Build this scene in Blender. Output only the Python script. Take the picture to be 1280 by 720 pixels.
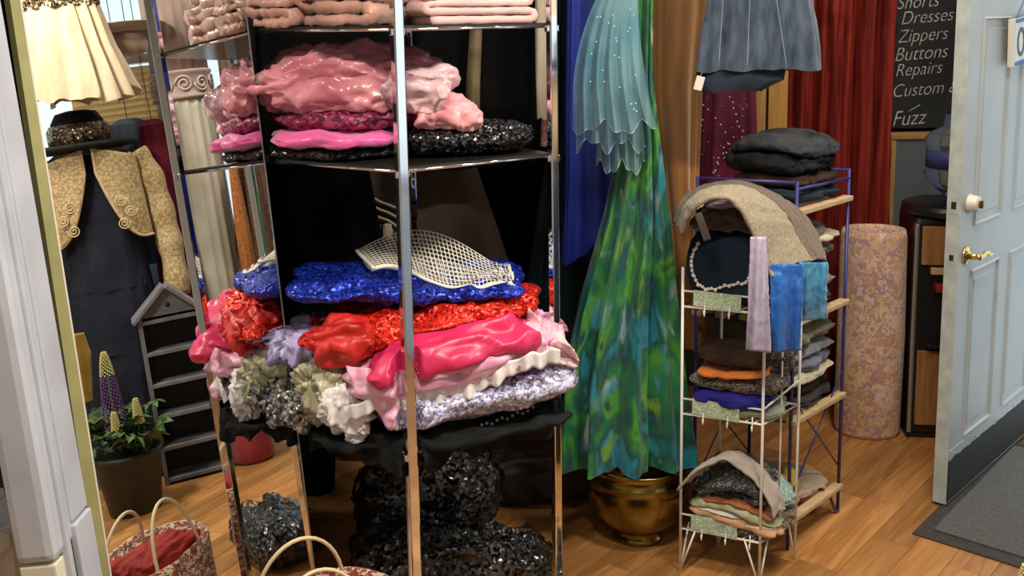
import bpy, bmesh, math, random
from mathutils import Vector, Matrix, noise
from math import sin, cos, pi, radians as rad

for o in list(bpy.data.objects): bpy.data.objects.remove(o, do_unlink=True)
S = bpy.context.scene
COL = S.collection
random.seed(7)

# ------------------------------------------------------------------ camera
F, CX, CY, EYE = 1280.0, 640.0, 222.0, 1.65
PITCH, ROLL = math.atan((CY-25)/F), rad(-0.95)
RM = Matrix.Rotation(pi/2-PITCH, 3, 'X') @ Matrix.Rotation(ROLL, 3, 'Z')
OC = Vector((0, 0, EYE))
cam = bpy.data.cameras.new('camera'); camo = bpy.data.objects.new('camera', cam); COL.objects.link(camo)
cam.sensor_width = 36; cam.lens = 36*F/1280; cam.shift_y = -(360-CY)/1280; cam.clip_start = .02
camo.matrix_world = Matrix.Translation(OC) @ RM.to_4x4()
S.camera = camo

# ------------------------------------------------------------------ world, lights, exposure
W = bpy.data.worlds.new('sky'); S.world = W; W.use_nodes = True
bg = W.node_tree.nodes['Background']; bg.inputs[0].default_value = (.80, .93, 1, 1); bg.inputs[1].default_value = 1.2
S.view_settings.view_transform = 'Standard'; S.view_settings.look = 'None'; S.view_settings.gamma = 1
S.view_settings.exposure = 0.12; S.view_settings.use_curve_mapping = False
def area(name, loc, sx, sy, power, col, rot=(0, 0, 0)):
    l = bpy.data.lights.new(name, 'AREA'); l.shape = 'RECTANGLE'; l.size = sx; l.size_y = sy; l.energy = power; l.color = col
    o = bpy.data.objects.new(name, l); COL.objects.link(o); o.location = loc; o.rotation_euler = rot; return o
LAMPS = [(-.15, 1.15, 40), (.95, 1.75, 34), (1.35, 3.05, 17), (-.2, -.6, 8)]
for i, (lx_, ly_, pw) in enumerate(LAMPS):
    area('ceiling_lamp_light', (lx_, ly_, 2.62), .5, .12, pw, (1, .90, .75))

# ------------------------------------------------------------------ photograph-to-place helpers (real points at real distances)
def ray(x, y): return RM @ Vector(((x-CX)/F, -(y-CY)/F, -1))
def P(x, y, D):
    d = ray(x, y); return OC + d*(D/d.y)
def G(x, y, z=0):
    d = ray(x, y); return OC + d*((z-EYE)/d.z)
MN = Vector((.826, -.557, .078)).normalized(); MD = -1.779            # leaning mirror plane
def hit(x, y):
    r = ray(x, y); return OC + r*((MD-MN.dot(OC))/MN.dot(r))
def MX(x, y, X):                                                       # where the mirrored sight line reaches x = X
    r = ray(x, y); h = hit(x, y); q = r-2*r.dot(MN)*MN; return h + q*((X-h.x)/q.x)

# ------------------------------------------------------------------ materials
def newmat(name):
    m = bpy.data.materials.new(name); m.use_nodes = True; nt = m.node_tree
    return m, nt, nt.nodes['Principled BSDF']
def N(nt, t, **k):
    n = nt.nodes.new(t)
    for a, v in k.items():
        if a in n.inputs: n.inputs[a].default_value = v
        else: setattr(n, a, v)
    return n
def L(nt, a, b): nt.links.new(a, b)
def rgb(c): return (c[0], c[1], c[2], 1)
def ramp(nt, fac, stops, const=False):
    r = nt.nodes.new('ShaderNodeValToRGB'); e = r.color_ramp.elements
    while len(e) > 1: e.remove(e[-1])
    e[0].position = stops[0][0]; e[0].color = rgb(stops[0][1])
    for p, c in stops[1:]:
        x = e.new(p); x.color = rgb(c)
    if const: r.color_ramp.interpolation = 'CONSTANT'
    L(nt, fac, r.inputs[0]); return r.outputs[0]
def coords(nt, stretch=(1, 1, 1)):
    t = nt.nodes.new('ShaderNodeTexCoord'); mp = N(nt, 'ShaderNodeMapping'); mp.inputs['Scale'].default_value = stretch
    L(nt, t.outputs['Object'], mp.inputs[0]); return mp.outputs[0]
def bump(nt, h, b, st=.3, dist=.003):
    n = N(nt, 'ShaderNodeBump'); n.inputs['Strength'].default_value = st; n.inputs['Distance'].default_value = dist
    L(nt, h, n.inputs['Height']); L(nt, n.outputs[0], b.inputs['Normal'])
def plain(name, c, rough=.5, metal=0, coat=0, spec=.5):
    m, nt, b = newmat(name); b.inputs['Base Color'].default_value = rgb(c); b.inputs['Roughness'].default_value = rough
    b.inputs['Metallic'].default_value = metal; b.inputs['Coat Weight'].default_value = coat; b.inputs['Specular IOR Level'].default_value = spec
    return m
def fabric(name, c1, c2, scale=14, rough=.8, sheen=.3, bs=260, bst=.25, stretch=(1, 1, 1), metal=0, detail=4, crease=16, cst=.22):
    m, nt, b = newmat(name); v = coords(nt, stretch)
    n = N(nt, 'ShaderNodeTexNoise', Scale=scale, Detail=detail); L(nt, v, n.inputs['Vector'])
    L(nt, ramp(nt, n.outputs[0], [(.3, c1), (.7, c2)]), b.inputs['Base Color'])
    n2 = N(nt, 'ShaderNodeTexNoise', Scale=bs, Detail=2); L(nt, v, n2.inputs['Vector'])
    n3 = N(nt, 'ShaderNodeTexNoise', Scale=crease, Detail=4, Distortion=1.6); L(nt, v, n3.inputs['Vector']); n3.noise_type = 'RIDGED_MULTIFRACTAL' if hasattr(n3, 'noise_type') else n3.noise_type
    b1 = N(nt, 'ShaderNodeBump'); b1.inputs['Strength'].default_value = cst; b1.inputs['Distance'].default_value = .01; L(nt, n3.outputs[0], b1.inputs['Height'])
    b2 = N(nt, 'ShaderNodeBump'); b2.inputs['Strength'].default_value = bst; b2.inputs['Distance'].default_value = .002; L(nt, n2.outputs[0], b2.inputs['Height']); L(nt, b1.outputs[0], b2.inputs['Normal']); L(nt, b2.outputs[0], b.inputs['Normal'])
    b.inputs['Roughness'].default_value = rough; b.inputs['Sheen Weight'].default_value = sheen if c1[1] > .03 else 0; b.inputs['Metallic'].default_value = metal
    if rough > .6: b.inputs['Specular IOR Level'].default_value = .18
    return m
def sequin(name, c1, c2, scale=190, tilt=.9, metal=.55, rough=.28):
    m, nt, b = newmat(name); v = coords(nt)
    vo = N(nt, 'ShaderNodeTexVoronoi', Scale=scale); L(nt, v, vo.inputs['Vector'])
    sep = N(nt, 'ShaderNodeSeparateColor'); L(nt, vo.outputs['Color'], sep.inputs[0])
    L(nt, ramp(nt, sep.outputs[0], [(.2, c1), (.9, c2)]), b.inputs['Base Color'])
    geo = N(nt, 'ShaderNodeNewGeometry'); sub = N(nt, 'ShaderNodeVectorMath', operation='SUBTRACT'); sub.inputs[1].default_value = (.5, .5, .5)
    L(nt, vo.outputs['Color'], sub.inputs[0]); sc = N(nt, 'ShaderNodeVectorMath', operation='SCALE'); sc.inputs['Scale'].default_value = tilt
    L(nt, sub.outputs[0], sc.inputs[0]); ad = N(nt, 'ShaderNodeVectorMath', operation='ADD')
    L(nt, geo.outputs['Normal'], ad.inputs[0]); L(nt, sc.outputs[0], ad.inputs[1])
    nm = N(nt, 'ShaderNodeVectorMath', operation='NORMALIZE'); L(nt, ad.outputs[0], nm.inputs[0]); L(nt, nm.outputs[0], b.inputs['Normal'])
    b.inputs['Metallic'].default_value = metal; b.inputs['Roughness'].default_value = rough
    return m
def pattern(name, cols, scale=20, warp=.3, rough=.75, stretch=(1, 1, 1), soft=False, bst=.2, sheen=.2):
    m, nt, b = newmat(name); v = coords(nt, stretch)
    n = N(nt, 'ShaderNodeTexNoise', Scale=scale*.7, Detail=3); L(nt, v, n.inputs['Vector'])
    mx = N(nt, 'ShaderNodeVectorMath', operation='MULTIPLY_ADD'); mx.inputs[1].default_value = (warp,)*3
    L(nt, n.outputs['Color'], mx.inputs[0]); L(nt, v, mx.inputs[2])
    vo = N(nt, 'ShaderNodeTexVoronoi', Scale=scale)
    if soft: vo.feature = 'SMOOTH_F1'; vo.inputs['Smoothness'].default_value = .6
    L(nt, mx.outputs[0], vo.inputs['Vector'])
    sep = N(nt, 'ShaderNodeSeparateColor'); L(nt, vo.outputs['Color'], sep.inputs[0])
    k = len(cols); L(nt, ramp(nt, sep.outputs[0], [((i+.02)/k*(.8)+.1, c) for i, c in enumerate(cols)], not soft), b.inputs['Base Color'])
    n2 = N(nt, 'ShaderNodeTexNoise', Scale=220); L(nt, v, n2.inputs['Vector']); bump(nt, n2.outputs[0], b, bst, .002)
    b.inputs['Roughness'].default_value = rough; b.inputs['Sheen Weight'].default_value = sheen
    return m
def watercolor(name, cols, scale=5, stretch=(1, 1, .4), rough=.55):
    m, nt, b = newmat(name); v = coords(nt, stretch)
    n = N(nt, 'ShaderNodeTexNoise', Scale=scale, Detail=2.5, Distortion=.9); L(nt, v, n.inputs['Vector'])
    k = len(cols); base = ramp(nt, n.outputs[0], [(.24+.52*i/(k-1), c) for i, c in enumerate(cols)])
    n2 = N(nt, 'ShaderNodeTexNoise', Scale=scale*1.9, Detail=3, Distortion=.5); L(nt, v, n2.inputs['Vector'])
    f2 = ramp(nt, n2.outputs[0], [(.56, (0, 0, 0)), (.66, (1, 1, 1))]); mx = N(nt, 'ShaderNodeMix', data_type='RGBA'); L(nt, f2, mx.inputs[0]); L(nt, base, mx.inputs[6])
    n3 = N(nt, 'ShaderNodeTexNoise', Scale=scale*.8, Detail=2); L(nt, v, n3.inputs['Vector'])
    L(nt, ramp(nt, n3.outputs[0], [(.40, (.16, .34, .02)), (.5, (.012, .24, .42)), (.60, (.40, .52, .44))]), mx.inputs[7]); L(nt, mx.outputs[2], b.inputs['Base Color'])
    b.inputs['Roughness'].default_value = rough; b.inputs['Sheen Weight'].default_value = .2
    return m
def crochet(name, c1, c2, scale=100):
    m, nt, b = newmat(name); v = coords(nt); vo = N(nt, 'ShaderNodeTexVoronoi', Scale=scale); L(nt, v, vo.inputs['Vector'])
    L(nt, ramp(nt, vo.outputs['Distance'], [(.15, c2), (.75, c1)]), b.inputs['Base Color']); bump(nt, vo.outputs['Distance'], b, -1, .006); b.inputs['Roughness'].default_value = .9
    return m
def sheer(name, c1, c2, alpha=.5, scale=60, rough=.5, sparkle=0):
    m, nt, b = newmat(name); v = coords(nt)
    n = N(nt, 'ShaderNodeTexNoise', Scale=scale, Detail=3); L(nt, v, n.inputs['Vector'])
    L(nt, ramp(nt, n.outputs[0], [(.35, c1), (.65, c2)]), b.inputs['Base Color']); b.inputs['Roughness'].default_value = rough
    b.inputs['Alpha'].default_value = alpha; b.inputs['Sheen Weight'].default_value = .3
    if sparkle:
        vo = N(nt, 'ShaderNodeTexVoronoi', Scale=sparkle); L(nt, v, vo.inputs['Vector'])
        L(nt, ramp(nt, vo.outputs['Distance'], [(.12, (1, 1, 1)), (.2, (alpha,)*3)]), b.inputs['Alpha'])
    return m
def wood(name, c1, c2, ax=0, scale=6, rough=.45, rand=False):
    st = [26, 26, 26]; st[ax] = 2.2
    m, nt, b = newmat(name); v = coords(nt, tuple(st))
    if rand:
        oi = nt.nodes.new('ShaderNodeObjectInfo'); ad = N(nt, 'ShaderNodeVectorMath', operation='MULTIPLY_ADD'); ad.inputs[1].default_value = (90, 70, 50)
        cb = nt.nodes.new('ShaderNodeCombineXYZ')
        for i in range(3): L(nt, oi.outputs['Random'], cb.inputs[i])
        L(nt, cb.outputs[0], ad.inputs[0]); L(nt, v, ad.inputs[2]); v = ad.outputs[0]
    n = N(nt, 'ShaderNodeTexNoise', Scale=scale*.18, Detail=6, Distortion=1.2); L(nt, v, n.inputs['Vector'])
    c = ramp(nt, n.outputs[0], [(.32, c1), (.68, c2)])
    if rand:
        hs = nt.nodes.new('ShaderNodeHueSaturation'); mr = N(nt, 'ShaderNodeMapRange'); mr.inputs['To Min'].default_value = .68; mr.inputs['To Max'].default_value = 1.18
        L(nt, oi.outputs['Random'], mr.inputs[0]); L(nt, mr.outputs[0], hs.inputs['Value']); L(nt, c, hs.inputs['Color']); c = hs.outputs[0]
    L(nt, c, b.inputs['Base Color']); bump(nt, n.outputs[0], b, .12, .002); b.inputs['Roughness'].default_value = rough
    return m
def paint(name, c, c2, rough=.4, scale=9, bst=.15):
    m, nt, b = newmat(name); v = coords(nt)
    n = N(nt, 'ShaderNodeTexNoise', Scale=scale, Detail=5); L(nt, v, n.inputs['Vector'])
    L(nt, ramp(nt, n.outputs[0], [(.35, c), (.7, c2)]), b.inputs['Base Color']); bump(nt, n.outputs[0], b, bst, .003); b.inputs['Roughness'].default_value = rough
    return m
M = {}
M['chrome'] = plain('chrome', (.86, .88, .90), .07, 1)
M['mirror'] = plain('mirror_glass', (.90, .92, .92), .0, 1)
M['gold_strip'] = paint('olive_gold_strip', (.25, .245, .10), (.34, .33, .14), .5)
M['greypaint'] = paint('grey_blue_paint', (.40, .43, .50), (.52, .55, .62), .4, 5)
M['cream'] = paint('cream_sill', (.62, .60, .45), (.74, .72, .56), .6)
M['snow'] = paint('snow', (.75, .76, .76), (.95, .95, .93), .9, 6)
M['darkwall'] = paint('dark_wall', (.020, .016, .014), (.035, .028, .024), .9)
M['wall'] = paint('plaster_wall', (.50, .47, .42), (.58, .55, .50), .9)
M['bluewall'] = paint('pale_blue_paint', (.30, .42, .62), (.40, .52, .70), .7)
M['ceil'] = paint('white_ceiling', (.70, .68, .64), (.78, .76, .72), .9)
M['floorbase'] = plain('floor_joint', (.14, .065, .022), .8)
M['plank'] = wood('oak_floor', (.34, .145, .040), (.56, .275, .090), 0, 6, .36, True)
M['doorpaint'] = paint('door_paint', (.40, .41, .40), (.45, .46, .45), .40, 6, .08)
M['dooredge'] = paint('door_edge_paint', (.36, .42, .42), (.52, .57, .55), .5, 18, .3)
M['kick'] = paint('black_rubber', (.008, .008, .008), (.018, .018, .017), .65, 12)
M['matgrey'] = fabric('mat_carpet', (.05, .048, .046), (.12, .115, .11), 160, .95, .2, 320, .9)
M['matrim'] = paint('mat_rubber', (.03, .026, .022), (.05, .042, .036), .7, 30)
M['brass'] = plain('polished_brass', (.86, .60, .18), .14, 1)
M['oldbrass'] = paint('aged_brass', (.20, .14, .035), (.34, .25, .07), .22, 7, .05)
M['oldbrass'].node_tree.nodes['Principled BSDF'].inputs['Metallic'].default_value = 1
M['ivory'] = plain('ivory_plastic', (.62, .58, .48), .4)
M['white'] = plain('white_enamel', (.88, .86, .80), .35)
M['bluemetal'] = plain('navy_blue_metal', (.035, .035, .17), .35)
M['slat'] = wood('pale_pine', (.50, .34, .17), (.66, .48, .27), 0, 6, .5)
M['slate'] = paint('chalkboard_slate', (.010, .010, .010), (.022, .022, .021), .7, 6)
M['chalk'] = fabric('chalk', (.28, .27, .24), (.75, .73, .66), 130, .95, 0)
M['oak'] = wood('oak_frame', (.34, .17, .055), (.48, .27, .10), 2, 6, .45)
M['oakh'] = wood('oak_frame_h', (.34, .17, .055), (.48, .27, .10), 0, 6, .45)
M['greyglass'] = paint('grey_glass', (.10, .12, .13), (.14, .16, .17), .25, 3, 0)
M['blackplastic'] = plain('black_plastic', (.010, .010, .011), .35)
M['silver'] = plain('silver_trim', (.45, .45, .44), .35, .8)
M['redplastic'] = plain('red_plastic', (.30, .02, .015), .4)
M['bluelabel'] = paint('blue_label', (.03, .045, .16), (.06, .08, .24), .4)
m, nt, b = newmat('clear_bottle'); b.inputs['Base Color'].default_value = (.62, .74, .85, 1); b.inputs['Transmission Weight'].default_value = .9; b.inputs['Roughness'].default_value = .03; b.inputs['IOR'].default_value = 1.33; M['bottle'] = m
m, nt, b = newmat('window_glass'); b.inputs['Base Color'].default_value = (.9, .95, 1, 1); b.inputs['Roughness'].default_value = .02; b.inputs['Alpha'].default_value = .12; M['glass'] = m
# clear plastic wrap: transparent with sharp crumpled highlights
m, nt, b = newmat('clear_plastic_wrap'); v = coords(nt); n = N(nt, 'ShaderNodeTexNoise', Scale=15, Detail=4, Distortion=1.5); L(nt, v, n.inputs['Vector'])
bp_ = N(nt, 'ShaderNodeBump'); bp_.inputs['Strength'].default_value = 1; bp_.inputs['Distance'].default_value = .03; L(nt, n.outputs[0], bp_.inputs['Height'])
gl_ = N(nt, 'ShaderNodeBsdfGlossy'); gl_.inputs['Roughness'].default_value = .10; L(nt, bp_.outputs[0], gl_.inputs['Normal']); tr_ = nt.nodes.new('ShaderNodeBsdfTransparent')
fz_ = N(nt, 'ShaderNodeFresnel'); fz_.inputs['IOR'].default_value = 1.55; L(nt, bp_.outputs[0], fz_.inputs['Normal']); mx_ = nt.nodes.new('ShaderNodeMixShader'); L(nt, fz_.outputs[0], mx_.inputs[0]); L(nt, tr_.outputs[0], mx_.inputs[1]); L(nt, gl_.outputs[0], mx_.inputs[2])
L(nt, mx_.outputs[0], nt.nodes['Material Output'].inputs[0]); M['wrap'] = m

# ------------------------------------------------------------------ mesh helpers
def link(name, me, mat, parent=None, loc=None, rz=0, smooth=True):
    if smooth:
        for p in me.polygons: p.use_smooth = True
    if mat is not None and not me.materials: me.materials.append(M[mat] if isinstance(mat, str) else mat)
    o = bpy.data.objects.new(name, me); COL.objects.link(o)
    if parent is not None: o.parent = parent
    if loc is not None: o.location = loc
    o.rotation_euler.z = rz
    return o
def tag(o, label, cat, group=None):
    o['label'] = label; o['category'] = cat
    if group: o['group'] = group
    return o
def thing(name, label, cat, loc=(0, 0, 0), rz=0, group=None):
    o = bpy.data.objects.new(name, None); COL.objects.link(o); o.location = loc; o.rotation_euler.z = rz; o.empty_display_size = .1
    return tag(o, label, cat, group)
def struct(o): o['kind'] = 'structure'; return o
def mesh(name, v, f):
    me = bpy.data.meshes.new(name); me.from_pydata([tuple(x) for x in v], [], f); me.update(); return me
def bm_mesh(name, bm):
    me = bpy.data.meshes.new(name); bmesh.ops.recalc_face_normals(bm, faces=bm.faces); bm.to_mesh(me); bm.free(); return me
def add_box(bm, x0, x1, y0, y1, z0, z1, bev=0, mx=None):
    vs = [bm.verts.new((x, y, z)) for z in (z0, z1) for y in (y0, y1) for x in (x0, x1)]
    fs = [bm.faces.new([vs[i] for i in q]) for q in ((0, 2, 3, 1), (4, 5, 7, 6), (0, 1, 5, 4), (2, 6, 7, 3), (0, 4, 6, 2), (1, 3, 7, 5))]
    if bev:
        r = bmesh.ops.bevel(bm, geom=list({e for f in fs for e in f.edges}), offset=bev, segments=2, affect='EDGES', profile=.6)
        vs = list({v for f in r['faces'] for v in f.verts} | {v for v in vs if v.is_valid})
    if mx is not None:
        for v in vs: v.co = mx @ v.co
    return vs
def box(name, x0, x1, y0, y1, z0, z1, mat, parent=None, bev=0, loc=None, rz=0, mx=None):
    bm = bmesh.new(); add_box(bm, x0, x1, y0, y1, z0, z1, bev, mx); return link(name, bm_mesh(name, bm), mat, parent, loc, rz, False)
def add_tube(bm, pts, r, seg=8, closed=False, rad_fn=None):
    pts = [Vector(p) for p in pts]; n = len(pts); rings = []; prev = None
    for i, p in enumerate(pts):
        a = pts[(i-1) % n] if (i > 0 or closed) else p; c = pts[(i+1) % n] if (i < n-1 or closed) else p
        t = (c-a).normalized()
        if prev is None:
            up = Vector((0, 0, 1)) if abs(t.z) < .9 else Vector((1, 0, 0)); u = t.cross(up).normalized()
        else:
            u = (prev - t*prev.dot(t))
            u = u.normalized() if u.length > 1e-6 else t.orthogonal().normalized()
        prev = u; w = t.cross(u); rr = rad_fn(i/(n-1)) if rad_fn else r
        rings.append([bm.verts.new(p+(u*cos(2*pi*k/seg)+w*sin(2*pi*k/seg))*rr) for k in range(seg)])
    for i in range(n if closed else n-1):
        a, c = rings[i], rings[(i+1) % n]
        for k in range(seg): bm.faces.new((a[k], a[(k+1) % seg], c[(k+1) % seg], c[k]))
    if not closed: bm.faces.new(rings[0][::-1]); bm.faces.new(rings[-1])
def tube(name, pts, r, mat, parent=None, seg=8, closed=False, rad_fn=None):
    bm = bmesh.new(); add_tube(bm, pts, r, seg, closed, rad_fn); return link(name, bm_mesh(name, bm), mat, parent)
def lathe(name, prof, mat, parent=None, seg=40, loc=None, fn=None, rz=0):
    v, f = [], []
    for j, (r, z) in enumerate(prof):
        for k in range(seg):
            a = 2*pi*k/seg; rr = fn(r, z, a) if fn else r
            v.append((rr*cos(a), rr*sin(a), z))
    for j in range(len(prof)-1):
        for k in range(seg): f.append((j*seg+k, j*seg+(k+1) % seg, (j+1)*seg+(k+1) % seg, (j+1)*seg+k))
    f.append(tuple(range(seg))[::-1]); f.append(tuple((len(prof)-1)*seg+k for k in range(seg)))
    return link(name, mesh(name, v, f), mat, parent, loc, rz)
def fbm(p, o=3):
    s, a = 0, 1
    for _ in range(o): s += a*noise.noise(p); p = p*2.03+Vector((3.1, 1.7, 5.2)); a *= .5
    return s
def wrinkle(me, amp, freq, seed=0, stretch=(1, 1, 1), ridge=.7, oct=3, fine=.45):
    """soft creases: a warped ridged pass and a finer, sharper one"""
    for am, fq, rg, oc in ((amp, freq, ridge, oct), (amp*fine, freq*2.6, .9, 2)):
        if am < 1e-5: continue
        sv = Vector((seed*7.13+fq, seed*3.71, seed*1.93)); nn = [v.normal.copy() for v in me.vertices]
        for v, nr in zip(me.vertices, nn):
            p = Vector((v.co.x*stretch[0], v.co.y*stretch[1], v.co.z*stretch[2]))*fq+sv
            p = p+noise.noise_vector(p*.6)*.7
            n = fbm(p, oc); d = rg*(.5-2*abs(n))+(1-rg)*n
            v.co += nr*(am*d)
        me.update()
def creases(me, amp, freq, seed=0, stretch=(1, 1, 1), n=8):
    """long folds that run, fork and die out, as in satin"""
    rn = random.Random(int(seed*97)+5); dirs = []
    for k in range(n):
        a = rn.uniform(-.75, .75); b = rn.uniform(-.5, .5)
        dirs.append((Vector((sin(a)*.55, cos(a)*cos(b)*.8, .9*sin(b)+.6)).normalized(), rn.uniform(.7, 1.7)*freq, rn.uniform(0, 9)))
    nn = [v.normal.copy() for v in me.vertices]; cs = [v.co.copy() for v in me.vertices]
    for v, nr, c in zip(me.vertices, nn, cs):
        w = noise.noise(c*freq*.45+Vector((seed, 2, 5))); w2 = noise.noise(c*freq*1.1+Vector((5, seed, 1))); d = 0
        for k, (dv, f_, ph) in enumerate(dirs):
            m_ = noise.noise(c*freq*.35+Vector((k*3.7, seed, ph)))
            if m_ > -.12:
                s_ = abs(sin(dv.dot(c)*f_*2.2+ph+w*2.4+w2*.7)); d += min(1, (m_+.12)*3.2)*((1-s_)**1.5-.3)
        v.co = c+nr*(amp*d*.8)
    me.update()
def pillow(name, lx, ly, lz, mat, parent=None, loc=(0, 0, 0), rz=0, e=3, ez=2.2, vee=0, slope=0, droop=0, wr=.012, fr=9, seed=0, nx=84, ny=46, stretch=(.4, 1, 1.2), ridge=.7, edge=.06, crown=0, ripple=0, lay=0, cr=0, cf=11):
    """a soft folded garment: closed rounded slab with creases; base near z = 0"""
    v, f = [], []; sv = Vector((seed*5.3, seed*2.9, 0))
    def prof(s): return max(0, 1-abs(s)**e)**(1/ez)
    for side in (1, -1):
        for j in range(ny+1):
            for i in range(nx+1):
                s = -1+2*i/nx; t = -1+2*j/ny
                s = math.copysign(1-(1-abs(s))**1.25, s); t = math.copysign(1-(1-abs(t))**1.25, t)
                h = prof(s)*prof(t)
                ss = s*math.sqrt(max(.0, 1-.22*t**4)); tt = t*math.sqrt(max(.0, 1-.22*s**4))
                en = 1+edge*fbm(Vector((ss*1.6, tt*1.6, 0))+sv, 2)*2
                x = ss*lx/2*en; y = tt*ly/2*en+vee*abs(x)
                z = lz*.5+side*h*lz*.5+slope*x-droop*(x/(lx/2))**2+crown*(1-ss*ss)*(side > 0)
                z += ripple*sin(8*ss+seed+3*tt)*(1-h*.3)
                v.append((x, y, z))
    A = (nx+1)*(ny+1)
    for k in (0, 1):
        for j in range(ny):
            for i in range(nx):
                q = [k*A+j*(nx+1)+i, k*A+j*(nx+1)+i+1, k*A+(j+1)*(nx+1)+i+1, k*A+(j+1)*(nx+1)+i]
                f.append(tuple(q) if k == 0 else tuple(q[::-1]))
    me = mesh(name, v, f); bm = bmesh.new(); bm.from_mesh(me); bmesh.ops.remove_doubles(bm, verts=bm.verts, dist=1e-5); bmesh.ops.recalc_face_normals(bm, faces=bm.faces); bm.to_mesh(me); bm.free(); me.update()
    if lay:      # folded edges: the side of the slab shows its layers
        nrm_ = [x.normal.copy() for x in me.vertices]
        for v_, nr in zip(me.vertices, nrm_):
            side = 1-min(1, abs(nr.z)*1.1); q = v_.co.z-slope*v_.co.x
            ph = q/lz*lay+.55*noise.noise(Vector((v_.co.x*7+seed, v_.co.y*7, q*4)))
            hz = Vector((nr.x, nr.y, 0)); v_.co += hz*(side*(abs(sin(pi*ph))**.6-.6)*lz/lay*.75)
        me.update()
    if cr: creases(me, cr, cf, seed)
    if wr: wrinkle(me, wr, fr, seed, stretch, ridge)
    return link(name, me, mat, parent, loc, rz)
def folded(name, lx, ly, layers, t, mat, parent=None, loc=(0, 0, 0), rz=0, seed=0, wr=.004, fr=12, vee=0, slope=0, ny=20, jit=.06, sag=0, droop=0):
    """one length of cloth folded back and forth: serpentine of rounded layers, extruded in y"""
    rnd = random.Random(seed); pitch = t*1.12; top = []; ends = [(rnd.uniform(-jit, jit)*lx, rnd.uniform(-jit, jit)*lx) for _ in range(layers)]
    path = []; m = 14
    for k in range(layers):
        x0 = -lx/2+ends[k][0]; x1 = lx/2+ends[k][1]; z = t/2+k*pitch
        xs = [x0+(x1-x0)*i/m for i in range(m+1)]
        if k % 2: xs = xs[::-1]
        path += [(x, z) for x in xs]
        if k < layers-1:
            xe = xs[-1]; sg = 1 if k % 2 == 0 else -1
            for q in (1, 2, 3): a = -pi/2+pi*q/4; path.append((xe+sg*pitch*.5*cos(a)*1.2, z+pitch/2+pitch/2*sin(a)))
    n = len(path); out = []
    for i in range(n):
        a = path[max(0, i-1)]; c = path[min(n-1, i+1)]; dx, dz = c[0]-a[0], c[1]-a[1]; l = math.hypot(dx, dz) or 1
        out.append((-dz/l, dx/l))
    prof = [(p[0]+o[0]*t*.46, p[1]+o[1]*t*.46) for p, o in zip(path, out)]+[(p[0]-o[0]*t*.46, p[1]-o[1]*t*.46) for p, o in zip(path, out)][::-1]
    v, f = [], []; K = len(prof); sv = Vector((seed*3.3, 1.7*seed, .4))
    for j in range(ny+1):
        y = -ly/2+ly*j/ny
        for (x, z) in prof:
            nz = fbm(Vector((x*5, y*5, z*14))+sv, 2)
            tp = z/(layers*pitch)
            v.append((x*(1+.04*nz), y+vee*abs(x)+.015*fbm(Vector((z*30, x*3, 2))+sv, 1)*(1 if j in (0, ny) else .6), z+slope*x+tp*(wr*2.0*nz)-sag*tp*(2*y/ly)**2-droop*(2*x/lx)**2))
    for j in range(ny):
        for k in range(K): f.append((j*K+k, j*K+(k+1) % K, (j+1)*K+(k+1) % K, (j+1)*K+k))
    # end caps as strips between both sides of the cloth
    for j, flip in ((0, False), (ny, True)):
        for i in range(n-1):
            q = (j*K+i, j*K+i+1, j*K+K-2-i, j*K+K-1-i); f.append(q if flip else q[::-1])
    me = mesh(name, v, f)
    wrinkle(me, wr, fr, seed+.5, (1, 1, .4), .5, 2)
    return link(name, me, mat, parent, loc, rz)
def hang(name, rows, mat, parent=None, loc=(0, 0, 0), rz=0, pleats=9, amp=(.02, .09), seed=0, nt_=110, nz=46, hem=.01, hemslope=0, wr=0, fr=10, cap=True, thick=False):
    """hanging garment; rows = (z, cx, cy, half width x, half depth y) from top to bottom"""
    v, f = [], []; sv = seed*4.7
    for j in range(nz+1):
        q = j/nz*(len(rows)-1); i = min(int(q), len(rows)-2); u = q-i; u = u*u*(3-2*u) if len(rows) > 2 else u
        z, cx, cy, hx, hy = [rows[i][k]*(1-u)+rows[i+1][k]*u for k in range(5)]; w = j/nz
        for k in range(nt_):
            a = 2*pi*k/nt_
            ph = 1.6*noise.noise(Vector((cos(a)*1.4, sin(a)*1.4+sv, w*.8)))
            pl = sin(pleats*a+ph*2+sv)+.45*sin(pleats*2.3*a+ph*3+sv*2)
            A = amp[0]*(1-w)+amp[1]*w
            r = 1+A*pl/max(.25, 1)
            ex = abs(cos(a))**.8*(1 if cos(a) >= 0 else -1); ey = abs(sin(a))**.8*(1 if sin(a) >= 0 else -1)
            x = cx+hx*r*ex; y = cy+hy*(1+2.2*A*pl)*ey
            zz = z+(hem*fbm(Vector((cos(a)*3, sin(a)*3, sv)), 2)+hemslope*cos(a)*hx)*w**6
            v.append((x, y, zz))
    for j in range(nz):
        for k in range(nt_): f.append((j*nt_+k, (j+1)*nt_+k, (j+1)*nt_+(k+1) % nt_, j*nt_+(k+1) % nt_))
    if cap: f.append(tuple(range(nt_)))
    me = mesh(name, v, f)
    if wr: wrinkle(me, wr, fr, seed, (1, 1, .35), .5)
    return link(name, me, mat, parent, loc, rz)
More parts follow.
